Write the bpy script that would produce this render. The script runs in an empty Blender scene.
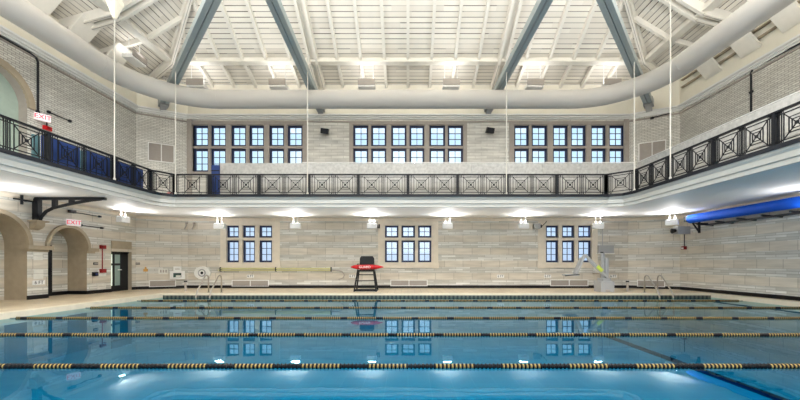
import bpy, math, random
from mathutils import Vector, Matrix
random.seed(7)
SC = bpy.context.scene
COL = SC.collection
PI = math.pi
F = 354.0                 # focal length in pixels of an 800 px wide frame
EZ = 1.27                 # eye height over the deck (z = 0)

# ------------------------------------------------------------------ camera, world, lights, exposure
cam = bpy.data.cameras.new('camera')
cam.sensor_width = 36.0
cam.lens = F / 800 * 36
cam.shift_x = -0.010
cam.shift_y = 0.0794
cam.clip_start = 0.05
co = bpy.data.objects.new('camera', cam)
COL.objects.link(co)
co.location = (0, 0, EZ)
co.rotation_euler = (PI / 2, 0, 0)
SC.camera = co

w = bpy.data.worlds.new('sky')
SC.world = w
w.use_nodes = True
bg = w.node_tree.nodes['Background']
bg.inputs[1].default_value = 1.0
_t = w.node_tree
_tc = _t.nodes.new('ShaderNodeTexCoord'); _sp = _t.nodes.new('ShaderNodeSeparateXYZ'); _cr = _t.nodes.new('ShaderNodeValToRGB')
_t.links.new(_tc.outputs['Generated'], _sp.inputs[0]); _t.links.new(_sp.outputs[2], _cr.inputs[0]); _t.links.new(_cr.outputs[0], bg.inputs[0])
_cr.color_ramp.elements[0].position = 0.0; _cr.color_ramp.elements[0].color = (0.62, 0.76, 1.0, 1)
_cr.color_ramp.elements[1].position = 0.27; _cr.color_ramp.elements[1].color = (0.78, 1.05, 1.30, 1)

SC.view_settings.view_transform = 'Standard'
SC.view_settings.look = 'None'
SC.view_settings.gamma = 1
SC.view_settings.use_curve_mapping = False
SC.view_settings.exposure = 0.18

def area(name, loc, size, energy, rot=(0, 0, 0), color=(0.96, 0.985, 1.0), sy=None):
    l = bpy.data.lights.new(name, 'AREA')
    l.energy = energy
    l.color = color
    l.size = size
    if sy:
        l.shape = 'RECTANGLE'
        l.size_y = sy
    o = bpy.data.objects.new(name, l)
    COL.objects.link(o)
    o.location = loc
    o.rotation_euler = rot
    return o

# unseen fill lights added high under the roof, and broad fill panels behind the camera
for lx in (-7.5, 0, 7.5):
    for ly in (1.0, 7.5):
        area('hall_fill_down', (lx, ly, 9.4), 1.6, 320, (0, 0, 0), (0.965, 0.985, 1.0))
        area('hall_fill_up', (lx, ly, 8.6), 2.2, 520, (PI, 0, 0), (0.965, 0.985, 1.0))
area('front_fill', (0, -3.2, 5.0), 16.0, 430, (PI / 2, 0, 0), (0.96, 0.98, 1.0), 5.0)  # added front fill, the wall behind it has no openings
area('front_fill_low', (0, -3.2, 1.9), 18.0, 35, (PI / 2, 0, 0), (1.0, 0.98, 0.95), 2.6)  # added low fill panel shining along the deck

# ------------------------------------------------------------------ materials
def srgb(r, g, b):
    f = lambda c: (c / 255 / 12.92) if c / 255 <= 0.04045 else ((c / 255 + 0.055) / 1.055) ** 2.4
    return (f(r), f(g), f(b), 1)

class NT:
    def __init__(s, name):
        s.m = bpy.data.materials.new(name)
        s.m.use_nodes = True
        s.t = s.m.node_tree
        s.b = s.t.nodes['Principled BSDF']
        s.out = s.t.nodes['Material Output']
    def n(s, typ, **kw):
        o = s.t.nodes.new(typ)
        for k, v in kw.items():
            setattr(o, k, v)
        return o
    def l(s, a, b):
        s.t.links.new(a, b)
    def math(s, op, a, b=0.0, c=None):
        o = s.n('ShaderNodeMath', operation=op)
        for i, v in enumerate((a, b, c)):
            if v is None: continue
            if isinstance(v, (int, float)): o.inputs[i].default_value = v
            else: s.l(v, o.inputs[i])
        return o.outputs[0]
    def mix(s, fac, a, b, mode='MIX'):
        o = s.n('ShaderNodeMix', data_type='RGBA', blend_type=mode)
        for i, v in ((0, fac), (6, a), (7, b)):
            if isinstance(v, (int, float, tuple)): o.inputs[i].default_value = v
            else: s.l(v, o.inputs[i])
        return o.outputs[2]

def plain(name, c, rough=0.6, metal=0.0, noise=0.06, scale=6.0, spec=0.3, emit=None):
    k = NT(name)
    tc = k.n('ShaderNodeTexCoord')
    nz = k.n('ShaderNodeTexNoise')
    nz.inputs['Scale'].default_value = scale
    nz.inputs['Detail'].default_value = 4
    k.l(tc.outputs['Object'], nz.inputs['Vector'])
    lo = tuple(x * (1 - noise * 2) for x in c[:3]) + (1,)
    hi = tuple(min(1, x * (1 + noise * 2)) for x in c[:3]) + (1,)
    k.l(k.mix(nz.outputs[0], lo, hi), k.b.inputs['Base Color'])
    k.b.inputs['Roughness'].default_value = rough
    k.b.inputs['Metallic'].default_value = metal
    k.b.inputs['Specular IOR Level'].default_value = spec
    if emit:
        k.b.inputs['Emission Color'].default_value = c
        k.b.inputs['Emission Strength'].default_value = emit
    return k.m

def brick_upper(bw=.24, rh=.078, mort=(158, 154, 146), lo=.66):
    k = NT('pale_brick')
    uv = k.n('ShaderNodeUVMap')
    br = k.n('ShaderNodeTexBrick')
    k.l(uv.outputs[0], br.inputs['Vector'])
    br.inputs['Color1'].default_value = srgb(226, 224, 216)
    br.inputs['Color2'].default_value = srgb(208, 205, 197)
    br.inputs['Mortar'].default_value = srgb(*mort)
    br.inputs['Scale'].default_value = 1.0
    br.inputs['Mortar Size'].default_value = 0.011
    br.inputs['Mortar Smooth'].default_value = 0.3
    br.inputs['Brick Width'].default_value = bw
    br.inputs['Row Height'].default_value = rh
    mp = k.n('ShaderNodeMapping')
    mp.inputs['Scale'].default_value = (0.6, 4.5, 1)
    k.l(uv.outputs[0], mp.inputs['Vector'])
    nz = k.n('ShaderNodeTexNoise')
    nz.inputs['Scale'].default_value = 1.6
    nz.inputs['Detail'].default_value = 5
    k.l(mp.outputs[0], nz.inputs['Vector'])
    d = k.mix(nz.outputs[0], (lo, lo, lo, 1), (1.86 - lo, 1.86 - lo, 1.86 - lo, 1))
    k.l(k.mix(1.0, br.outputs['Color'], d, 'MULTIPLY'), k.b.inputs['Base Color'])
    k.b.inputs['Roughness'].default_value = 0.45
    k.b.inputs['Specular IOR Level'].default_value = 0.35
    return k.m

def stone_lower():
    k = NT('banded_stone')
    uv = k.n('ShaderNodeUVMap')
    sp = k.n('ShaderNodeSeparateXYZ')
    k.l(uv.outputs[0], sp.inputs[0])
    v = k.math('DIVIDE', k.math('SUBTRACT', sp.outputs[1], 0.43), 0.65)
    fr = k.math('FRACT', v)
    band = k.math('LESS_THAN', fr, 0.53)         # 1 = broad beige block
    br = k.n('ShaderNodeTexBrick')
    mpb = k.n('ShaderNodeMapping')
    mpb.inputs['Location'].default_value = (0, -0.43, 0)
    k.l(uv.outputs[0], mpb.inputs['Vector'])
    k.l(mpb.outputs[0], br.inputs['Vector'])
    br.inputs['Color1'].default_value = srgb(216, 208, 194)
    br.inputs['Color2'].default_value = srgb(202, 193, 178)
    br.inputs['Mortar'].default_value = srgb(172, 164, 150)
    br.inputs['Scale'].default_value = 1.0
    br.inputs['Mortar Size'].default_value = 0.012
    br.inputs['Brick Width'].default_value = 0.95
    br.inputs['Row Height'].default_value = 0.65
    b2 = k.n('ShaderNodeTexBrick')
    k.l(uv.outputs[0], b2.inputs['Vector'])
    b2.inputs['Color1'].default_value = srgb(230, 229, 224)
    b2.inputs['Color2'].default_value = srgb(192, 189, 180)
    b2.inputs['Mortar'].default_value = srgb(176, 172, 162)
    b2.inputs['Scale'].default_value = 1.0
    b2.inputs['Mortar Size'].default_value = 0.010
    b2.inputs['Brick Width'].default_value = 0.75
    b2.inputs['Row Height'].default_value = 0.1
    base = k.mix(band, b2.outputs['Color'], br.outputs['Color'])
    mp = k.n('ShaderNodeMapping')
    mp.inputs['Scale'].default_value = (0.5, 4.0, 1)
    k.l(uv.outputs[0], mp.inputs['Vector'])
    nz = k.n('ShaderNodeTexNoise')
    nz.inputs['Scale'].default_value = 1.8
    nz.inputs['Detail'].default_value = 6
    k.l(mp.outputs[0], nz.inputs['Vector'])
    d = k.mix(nz.outputs[0], (0.62, 0.61, 0.59, 1), (1.3, 1.3, 1.3, 1))
    k.l(k.mix(1.0, base, d, 'MULTIPLY'), k.b.inputs['Base Color'])
    k.b.inputs['Roughness'].default_value = 0.5
    return k.m

def planks(name, axis):
    k = NT(name)
    tc = k.n('ShaderNodeTexCoord')
    sp = k.n('ShaderNodeSeparateXYZ')
    k.l(tc.outputs['Object'], sp.inputs[0])
    a = sp.outputs[axis]
    o = sp.outputs[1 - axis]
    q = k.math('DIVIDE', a, 0.19)
    row = k.math('FLOOR', q)
    fr = k.math('FRACT', q)
    seam = k.math('LESS_THAN', fr, 0.15)
    # each plank seam is broken into lengths, some tight, some open
    ln = k.math('FLOOR', k.math('DIVIDE', k.math('ADD', o, k.math('MULTIPLY', row, 1.37)), 2.24))
    cb = k.n('ShaderNodeCombineXYZ')
    k.l(row, cb.inputs[0]); k.l(ln, cb.inputs[1])
    wn = k.n('ShaderNodeTexWhiteNoise', noise_dimensions='2D')
    k.l(cb.outputs[0], wn.inputs['Vector'])
    s2 = k.math('MULTIPLY', seam, k.math('ADD', k.math('MULTIPLY', wn.outputs[0], 0.75), 0.25))
    base = k.mix(wn.outputs[0], srgb(226, 219, 207), srgb(240, 234, 222))
    k.l(k.mix(s2, base, srgb(88, 76, 66)), k.b.inputs['Base Color'])
    k.b.inputs['Roughness'].default_value = 0.6
    k.b.inputs['Specular IOR Level'].default_value = 0.2
    return k.m

def deck_mat():
    k = NT('deck_tile')
    tc = k.n('ShaderNodeTexCoord')
    br = k.n('ShaderNodeTexBrick')
    k.l(tc.outputs['Object'], br.inputs['Vector'])
    br.offset = 0
    br.inputs['Color1'].default_value = srgb(222, 205, 176)
    br.inputs['Color2'].default_value = srgb(206, 188, 160)
    br.inputs['Mortar'].default_value = srgb(178, 160, 134)
    br.inputs['Scale'].default_value = 1.0
    br.inputs['Mortar Size'].default_value = 0.008
    br.inputs['Brick Width'].default_value = 0.3
    br.inputs['Row Height'].default_value = 0.3
    nz = k.n('ShaderNodeTexNoise')
    nz.inputs['Scale'].default_value = 0.9
    nz.inputs['Detail'].default_value = 5
    k.l(tc.outputs['Object'], nz.inputs['Vector'])
    d = k.mix(nz.outputs[0], (0.85, 0.83, 0.8, 1), (1.12, 1.12, 1.12, 1))
    k.l(k.mix(1.0, br.outputs['Color'], d, 'MULTIPLY'), k.b.inputs['Base Color'])
    k.b.inputs['Roughness'].default_value = 0.4
    return k.m

def basin_mat():
    k = NT('pool_tile')
    tc = k.n('ShaderNodeTexCoord')
    br = k.n('ShaderNodeTexBrick')
    k.l(tc.outputs['Object'], br.inputs['Vector'])
    br.offset = 0
    br.inputs['Color1'].default_value = srgb(150, 226, 236)
    br.inputs['Color2'].default_value = srgb(138, 218, 230)
    br.inputs['Mortar'].default_value = srgb(176, 236, 242)
    br.inputs['Scale'].default_value = 1.0
    br.inputs['Mortar Size'].default_value = 0.01
    br.inputs['Brick Width'].default_value = 0.5
    br.inputs['Row Height'].default_value = 0.5
    k.l(br.outputs['Color'], k.b.inputs['Base Color'])
    k.b.inputs['Roughness'].default_value = 0.5
    return k.m

def tile_band():
    k = NT('waterline_tile')
    tc = k.n('ShaderNodeTexCoord')
    sp = k.n('ShaderNodeSeparateXYZ')
    k.l(tc.outputs['Object'], sp.inputs[0])
    s = k.math('ADD', sp.outputs[0], sp.outputs[1])
    fr = k.math('FRACT', k.math('DIVIDE', s, 0.17))
    c = k.math('LESS_THAN', fr, 0.5)
    k.l(k.mix(c, srgb(44, 56, 58), srgb(92, 98, 90)), k.b.inputs['Base Color'])
    k.b.inputs['Roughness'].default_value = 0.3
    return k.m

def water_mat():
    k = NT('pool_water')
    tc = k.n('ShaderNodeTexCoord')
    mp = k.n('ShaderNodeMapping')
    mp.inputs['Scale'].default_value = (0.45, 1.0, 1)
    k.l(tc.outputs['Object'], mp.inputs['Vector'])
    nz = k.n('ShaderNodeTexNoise')
    nz.inputs['Scale'].default_value = 2.2
    nz.inputs['Detail'].default_value = 2
    k.l(mp.outputs[0], nz.inputs['Vector'])
    bp = k.n('ShaderNodeBump')
    bp.inputs['Strength'].default_value = 0.022
    bp.inputs['Distance'].default_value = 0.05
    k.l(nz.outputs[0], bp.inputs['Height'])
    fz = k.n('ShaderNodeFresnel')
    fz.inputs['IOR'].default_value = 1.33
    gl = k.n('ShaderNodeBsdfGlossy')
    gl.inputs['Color'].default_value = (0.76, 0.97, 1, 1)
    gl.inputs['Roughness'].default_value = 0.015
    k.l(bp.outputs[0], gl.inputs['Normal'])
    tr = k.n('ShaderNodeBsdfTransparent')
    tr.inputs['Color'].default_value = (0.02, 0.40, 0.53, 1)
    mx = k.n('ShaderNodeMixShader')
    k.l(fz.outputs[0], mx.inputs[0])
    k.l(tr.outputs[0], mx.inputs[1])
    k.l(gl.outputs[0], mx.inputs[2])
    k.l(mx.outputs[0], k.out.inputs['Surface'])
    return k.m

def glass_mat():
    k = NT('window_glass')
    gl = k.n('ShaderNodeBsdfGlossy')
    gl.inputs['Roughness'].default_value = 0.05
    tr = k.n('ShaderNodeBsdfTransparent')
    tr.inputs['Color'].default_value = (0.93, 0.96, 0.98, 1)
    mx = k.n('ShaderNodeMixShader')
    mx.inputs[0].default_value = 0.08
    k.l(tr.outputs[0], mx.inputs[1])
    k.l(gl.outputs[0], mx.inputs[2])
    k.l(mx.outputs[0], k.out.inputs['Surface'])
    return k.m

def speckle():
    k = NT('speckled_stone')
    tc = k.n('ShaderNodeTexCoord')
    nz = k.n('ShaderNodeTexNoise')
    nz.inputs['Scale'].default_value = 9
    nz.inputs['Detail'].default_value = 8
    k.l(tc.outputs['Object'], nz.inputs['Vector'])
    k.l(k.mix(nz.outputs[0], srgb(138, 137, 134), srgb(208, 206, 202)), k.b.inputs['Base Color'])
    k.b.inputs['Roughness'].default_value = 0.35
    return k.m

M = dict(
    brick=brick_upper(), slabs=brick_upper(.62, .156, (190, 186, 178), .42), stone=stone_lower(), plank_y=planks('roof_planks_a', 1), plank_x=planks('roof_planks_b', 0),
    deck=deck_mat(), basin=basin_mat(), tile=tile_band(), water=water_mat(), glass=glass_mat(), speckle=speckle(),
    coping=plain('coping', srgb(226, 214, 192), .4),
    plaster=plain('white_plaster', srgb(242, 240, 236), .7, noise=.02, scale=1),
    cream=plain('cream_plaster', srgb(240, 234, 218), .6, noise=.03, scale=2),
    rafter=plain('cream_wood', srgb(234, 229, 218), .5, noise=.03),
    limestone=plain('limestone', srgb(172, 158, 136), .7, noise=.08, scale=5),
    surround=plain('window_surround', srgb(226, 215, 198), .7, noise=.06, scale=5),
    rodwhite=plain('painted_rod', srgb(206, 202, 192), .5, noise=.02),
    fascia=plain('fascia_paint', srgb(200, 199, 193), .6, noise=.02),
    seatgrey=plain('seat_plank', srgb(182, 180, 174), .6),
    greystone=plain('grey_limestone', srgb(168, 160, 152), .7, noise=.07, scale=5),
    navyframe=plain('window_steel', srgb(40, 50, 82), .4, noise=.03),
    black=plain('black_iron', srgb(24, 26, 30), .45, noise=.05),
    kerb=plain('dark_kerb', srgb(32, 34, 40), .5),
    base=plain('black_tile', srgb(16, 15, 18), .35),
    steelgreen=plain('grey_green_steel', srgb(158, 168, 168), .4, noise=.04, spec=.4),
    duct=plain('duct_fabric', srgb(196, 192, 186), .6, noise=.02, scale=1.5),
    white=plain('white_metal', srgb(238, 237, 234), .5, noise=.02),
    grey=plain('grey_metal', srgb(168, 168, 168), .4, noise=.05),
    grille=plain('grille_metal', srgb(168, 160, 152), .5, noise=.05),
    chrome=plain('steel_tube', srgb(176, 170, 160), .3, metal=.8),
    navy=plain('navy_vinyl', srgb(44, 66, 122), .4, noise=.08, scale=3),
    teal=plain('teal_post', srgb(92, 128, 134), .5),
    blue=plain('blue_cover', srgb(22, 84, 196), .7, noise=.1, scale=3, spec=.08),
    red=plain('red_vinyl', srgb(196, 24, 30), .4),
    darkred=plain('red_paint', srgb(140, 26, 26), .5),
    yellow=plain('pale_yellow', srgb(214, 210, 158), .5),
    gold=plain('gold_plastic', srgb(172, 150, 92), .4),
    blackp=plain('black_plastic', srgb(14, 16, 20), .35),
    orange=plain('brass', srgb(196, 150, 84), .4, metal=.3),
    pink=plain('pink_cloth', srgb(214, 140, 136), .8),
    lamp=plain('lamp_glow', (1, .98, .95, 1), .5, emit=1.0, noise=0),
    pinksign=plain('exit_red', srgb(220, 60, 84), .5, noise=0, emit=.5),
    signwhite=plain('exit_panel', srgb(240, 226, 228), .5, noise=0, emit=.35),
    paper=plain('pale_notice', srgb(226, 224, 216), .6),
    darkline=plain('lane_line', srgb(10, 24, 66), .5),
    greenish=plain('green_brick', srgb(166, 182, 170), .6),
    doorglass=plain('door_glass', srgb(150, 172, 166), .1, spec=.8),
    outside=plain('outside_light', srgb(214, 228, 206), .9, emit=.9, noise=.2, scale=2),
    lime=plain('lime_label', srgb(200, 214, 90), .5),
    darkgreen=plain('dark_green', srgb(36, 66, 58), .3),
)

# ------------------------------------------------------------------ mesh helpers
class MB:
    def __init__(s): s.v = []; s.f = []; s.mi = []; s.uv = {}
    def face(s, pts, mi=0, uv=None):
        i = len(s.v)
        s.v += [tuple(p) for p in pts]
        s.f.append(tuple(range(i, i + len(pts))))
        s.mi.append(mi)
        if uv: s.uv[len(s.f) - 1] = uv
        return s
    def box(s, x0, x1, y0, y1, z0, z1, mi=0, mat=None):
        c = [(x, y, z) for x in (x0, x1) for y in (y0, y1) for z in (z0, z1)]
        if mat is not None: c = [tuple(mat @ Vector(p)) for p in c]
        i = len(s.v); s.v += c
        for q in ((0, 1, 3, 2), (4, 6, 7, 5), (0, 4, 5, 1), (2, 3, 7, 6), (0, 2, 6, 4), (1, 5, 7, 3)):
            s.f.append(tuple(i + k for k in q)); s.mi.append(mi)
        return s
    def bar(s, a, b, wx, wz, mi=0, up=(0, 0, 1)):
        a = Vector(a); b = Vector(b); d = (b - a); L = d.length; d = d / L
        u = Vector(up)
        if abs(d.dot(u)) > .99: u = Vector((0, 1, 0))
        sd = d.cross(u).normalized(); n = sd.cross(d)
        m = Matrix((sd, d, n)).transposed().to_4x4(); m.translation = a
        return s.box(-wx / 2, wx / 2, 0, L, -wz / 2, wz / 2, mi, m)
    def tube(s, pts, r, n=8, mi=0, caps=True, radii=None):
        pts = [Vector(p) for p in pts]
        base = len(s.v)
        N = None
        for k, p in enumerate(pts):
            if k == 0: d = pts[1] - p
            elif k == len(pts) - 1: d = p - pts[k - 1]
            else: d = (pts[k + 1] - p).normalized() + (p - pts[k - 1]).normalized()
            d.normalize()
            if N is None:
                N = d.orthogonal().normalized()
            else:
                N = (N - d * N.dot(d)).normalized()
            B = d.cross(N)
            rr = radii[k] if radii else r
            for j in range(n):
                t = 2 * PI * j / n
                s.v.append(tuple(p + (N * math.cos(t) + B * math.sin(t)) * rr))
        for k in range(len(pts) - 1):
            for j in range(n):
                a = base + k * n + j; b = base + k * n + (j + 1) % n
                s.f.append((a, b, b + n, a + n)); s.mi.append(mi)
        if caps:
            s.f.append(tuple(base + j for j in range(n))[::-1]); s.mi.append(mi)
            e = base + (len(pts) - 1) * n
            s.f.append(tuple(e + j for j in range(n))); s.mi.append(mi)
        return s
    def sweep(s, path, prof, mi=0):
        """prof: list of (offset to the right of the path, z), closed section, path open in plan"""
        P = [Vector((p[0], p[1])) for p in path]
        rows = []
        for k, p in enumerate(P):
            if k == 0: d1 = d2 = (P[1] - p).normalized()
            elif k == len(P) - 1: d1 = d2 = (p - P[k - 1]).normalized()
            else: d1 = (p - P[k - 1]).normalized(); d2 = (P[k + 1] - p).normalized()
            n1 = Vector((d1.y, -d1.x)); n2 = Vector((d2.y, -d2.x))
            m = (n1 + n2); m = m / max(.2, m.dot(n1))
            rows.append([(p.x + m.x * o, p.y + m.y * o, z) for o, z in prof])
        b = len(s.v); n = len(prof)
        for r in rows: s.v += r
        for k in range(len(P) - 1):
            for j in range(n):
                a = b + k * n + j; c = b + k * n + (j + 1) % n
                s.f.append((a, c, c + n, a + n)); s.mi.append(mi)
        s.f.append(tuple(range(b, b + n))); s.mi.append(mi)
        e = b + (len(P) - 1) * n
        s.f.append(tuple(range(e, e + n))[::-1]); s.mi.append(mi)
        return s
    def prism(s, pts, d, mi=0):
        """polygon in space pushed along vector d"""
        d = Vector(d); n = len(pts); i = len(s.v)
        s.v += [tuple(p) for p in pts] + [tuple(Vector(p) + d) for p in pts]
        s.f.append(tuple(range(i, i + n))); s.mi.append(mi)
        s.f.append(tuple(range(i + n, i + 2 * n))[::-1]); s.mi.append(mi)
        for j in range(n):
            k = (j + 1) % n
            s.f.append((i + j, i + n + j, i + n + k, i + k)); s.mi.append(mi)
        return s
    def mesh(s, name, mats, smooth=False):
        me = bpy.data.meshes.new(name)
        me.from_pydata(s.v, [], s.f)
        if not isinstance(mats, (list, tuple)): mats = [mats]
        for m in mats: me.materials.append(m)
        me.polygons.foreach_set('material_index', s.mi)
        if s.uv:
            ul = me.uv_layers.new(name='UVMap')
            for fi, uv in s.uv.items():
                for li, c in zip(me.polygons[fi].loop_indices, uv): ul.data[li].uv = c
        if smooth: me.polygons.foreach_set('use_smooth', [True] * len(me.polygons))
        me.update()
        return me
    def build(s, name, mats, parent=None, smooth=False, loc=None):
        o = bpy.data.objects.new(name, s.mesh(name, mats, smooth))
        COL.objects.link(o)
        if parent: o.parent = parent; 
        if parent and loc is None:
            o.matrix_parent_inverse = Matrix.Translation(-Vector(parent.location))
        if loc: o.location = loc
        return o

def solidify_normals():
    import bmesh
    for me in bpy.data.meshes:
        if me.uv_layers or me.name.startswith('pool_water'): continue
        bm = bmesh.new(); bm.from_mesh(me)
        bmesh.ops.recalc_face_normals(bm, faces=bm.faces)
        bm.to_mesh(me); bm.free()

def tag(o, label=None, cat=None, group=None, kind=None):
    if label: o['label'] = label
    if cat: o['category'] = cat
    if group: o['group'] = group
    if kind: o['kind'] = kind
    return o
def thing(name, loc, label, cat, group=None):
    o = bpy.data.objects.new(name, None)
    o.empty_display_size = .1
    COL.objects.link(o)
    o.location = loc
    return tag(o, label, cat, group)
def struct(name, mb, mats, parent=None, smooth=False):
    o = mb.build(name, mats, parent, smooth)
    if not parent: o['kind'] = 'structure'
    return o
def sroot(name, loc):
    o = bpy.data.objects.new(name, None); o.empty_display_size = .1
    COL.objects.link(o); o.location = loc; o['kind'] = 'structure'
    return o
def text(name, body, size, mat, parent, loc, rot, depth=.006):
    cu = bpy.data.curves.new(name, 'FONT')
    cu.body = body; cu.size = size; cu.extrude = depth
    cu.align_x = 'CENTER'; cu.align_y = 'CENTER'
    tmp = bpy.data.objects.new(name + '_tmp', cu); COL.objects.link(tmp)
    bpy.context.view_layer.update()
    me = bpy.data.meshes.new_from_object(tmp.evaluated_get(bpy.context.evaluated_depsgraph_get()))
    bpy.data.objects.remove(tmp)
    me.name = name
    me.materials.clear(); me.materials.append(mat)
    o = bpy.data.objects.new(name, me); COL.objects.link(o)
    o.parent = parent
    o.matrix_parent_inverse = Matrix.Translation(-Vector(parent.location))
    o.location = loc; o.rotation_euler = rot
    return o

# photograph measurements -> metres at a known distance
def X(px, Y): return (px - 408) / F * Y
def Z(py, Y): return EZ + (263.5 - py) / F * Y

# ------------------------------------------------------------------ room dimensions
YW, YC = 18.35, 17.3
XW, XC = 13.3, 11.4
YF = -3.6
ZS = EZ + 2.36            # soffit under the gallery
ZF = 4.03                 # gallery floor
ZT = EZ + 9.25            # top of walls
WALL = [(-XW, YF), (-XW, YC), (-XC, YW), (XC, YW), (XW, YC), (XW, YF)]
YB = 14.6
BAL = [(-10.1, YF), (-10.1, 13.85), (-10.0, 14.25), (-9.6, YB), (8.25, YB), (8.75, 14.35), (8.93, 13.85), (8.93, YF)]
PX0, PX1, PY0, PY1 = -10.2, 12.6, 0.35, 14.74
ZWAT = -0.14

# ------------------------------------------------------------------ walls with openings
def wall_mesh(p0, p1, z0, z1, holes):
    """inward side is to the right of p0->p1; holes: dict(u0,u1,v0,v1, arch=bool, depth, back)"""
    p0 = Vector(p0); p1 = Vector(p1); L = (p1 - p0).length; d = (p1 - p0) / L
    n = Vector((d.y, -d.x))
    mb = MB()
    def P(u, v, dep=0.0): q = p0 + d * u - n * dep; return (q.x, q.y, v)
    us = sorted(set([0, L] + [h[k] for h in holes for k in ('u0', 'u1')]))
    vs = sorted(set([z0, z1] + [h[k] for h in holes for k in ('v0', 'v1')]))
    def inside(u, v): return any(h['u0'] < u < h['u1'] and h['v0'] < v < h['v1'] for h in holes)
    for a, b in zip(us, us[1:]):
        for c, e in zip(vs, vs[1:]):
            if inside((a + b) / 2, (c + e) / 2): continue
            mb.face([P(a, c), P(b, c), P(b, e), P(a, e)], 0, [(a, c), (b, c), (b, e), (a, e)])
    for h in holes:
        a, b, c, e, dep = h['u0'], h['u1'], h['v0'], h['v1'], h['depth']
        mi = h.get('mi', 1)
        if h.get('arch'):
            r = (b - a) / 2; cu = (a + b) / 2; sp = e - r
            N = 20
            arc = [(cu - r * math.cos(PI * k / N), sp + r * math.sin(PI * k / N)) for k in range(N + 1)]
            for (u1_, v1_), (u2_, v2_) in zip(arc, arc[1:]):
                mb.face([P(u1_, v1_), P(u2_, v2_), P(u2_, e), P(u1_, e)], 0, [(u1_, v1_), (u2_, v2_), (u2_, e), (u1_, e)])
            loop = [(a, c)] + arc + [(b, c)]
        else:
            loop = [(a, c), (a, e), (b, e), (b, c)]
        t = 0
        loop2 = loop + ([] if c <= z0 + .001 else [loop[0]])
        for (u1_, v1_), (u2_, v2_) in zip(loop2, loop2[1:]):
            s_ = math.hypot(u2_ - u1_, v2_ - v1_)
            mb.face([P(u1_, v1_), P(u2_, v2_), P(u2_, v2_, dep), P(u1_, v1_, dep)], mi, [(0, v1_), (0, v2_), (dep, v2_), (dep, v1_)])
        if h.get('back'):
            mb.face([P(*q, dep) for q in loop], h.get('bmi', 0), loop)
    return mb

def win_holes(groups, v0, v1, dep=.35):
    return [dict(u0=a + XC, u1=b + XC, v0=v0, v1=v1, depth=dep) for a, b in groups]

LOWX = [[(227.5, 240), (243.5, 256), (260, 273)], [(385, 398.5), (401.5, 415), (418, 431.3)], [(545, 557.7), (561, 573.7), (577, 590.5)]]
UPX = [[(194, 209.5), (211.7, 227), (232, 247), (250, 265), (270, 285), (288.2, 303.2)],
       [(353.5, 368.5), (371.3, 386.5), (391.3, 406.5), (409.5, 424.3), (429.3, 445), (447.5, 462.8)],
       [(513.5, 528.3), (531, 546.6), (552, 567), (570, 585), (590, 605), (608, 623.5)]]
YG = YW + .12             # plane of the window frames, a little behind the wall face
def opening(lights, m): return (X(lights[0][0], YW) - m, X(lights[-1][1], YW) + m)
lowop = [opening(g, .06) for g in LOWX]
upop = [opening(g, .06) for g in UPX]
LZ0, LZ1 = Z(262.6, YW), Z(225, YW)
UZ0, UZ1 = Z(172, YW), Z(124.3, YW)
struct('wall_back_lower', wall_mesh((-XC, YW), (XC, YW), 0, ZS + .3, win_holes(lowop, LZ0, LZ1)), [M['stone'], M['surround']])
struct('wall_back_upper', wall_mesh((-XC, YW), (XC, YW), ZS + .3, ZT + .3, win_holes(upop, UZ0, UZ1)), [M['slabs'], M['greystone']])
a1 = dict(u0=10.32 - YF, u1=12.36 - YF, v0=0, v1=EZ + .63 + 1.02, depth=.8, arch=True, back=True, bmi=0, mi=1)
a2 = dict(u0=13.08 - YF, u1=14.66 - YF, v0=0, v1=EZ + .61 + .79, depth=.8, arch=True, back=True, bmi=0, mi=1)
a0 = dict(u0=7.6 - YF, u1=9.6 - YF, v0=0, v1=EZ + .63 + 1.0, depth=.5, arch=True, back=True, bmi=0, mi=1)
dr = dict(u0=15.86 - YF, u1=17.06 - YF - .02, v0=0, v1=Z(251.6, 16.3), depth=.3, mi=1)
struct('wall_left_lower', wall_mesh((-XW, YF), (-XW, YC), 0, ZS + .3, [a0, a1, a2, dr]), [M['stone'], M['limestone']])
an = dict(u0=10.32 - YF, u1=12.36 - YF, v0=ZF, v1=EZ + 5.45 + 1.02, depth=.3, arch=True, back=True, bmi=2, mi=1)
struct('wall_left_upper', wall_mesh((-XW, YF), (-XW, YC), ZS + .3, ZT + .3, [an]), [M['brick'], M['greystone'], M['greenish']])
struct('wall_right_lower', wall_mesh((XW, YC), (XW, YF), 0, ZS + .3, []), [M['stone']])
struct('wall_right_upper', wall_mesh((XW, YC), (XW, YF), ZS + .3, ZT + .3, []), [M['brick']])
struct('wall_left_corner_lower', wall_mesh((-XW, YC), (-XC, YW), 0, ZS + .3, []), [M['stone']])
struct('wall_left_corner_upper', wall_mesh((-XW, YC), (-XC, YW), ZS + .3, ZT + .3, []), [M['brick']])
struct('wall_right_corner_lower', wall_mesh((XC, YW), (XW, YC), 0, ZS + .3, []), [M['stone']])
struct('wall_right_corner_upper', wall_mesh((XC, YW), (XW, YC), ZS + .3, ZT + .3, []), [M['brick']])
struct('wall_front', wall_mesh((XW, YF), (-XW, YF), 0, ZT + .3, []), [M['brick']])

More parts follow.
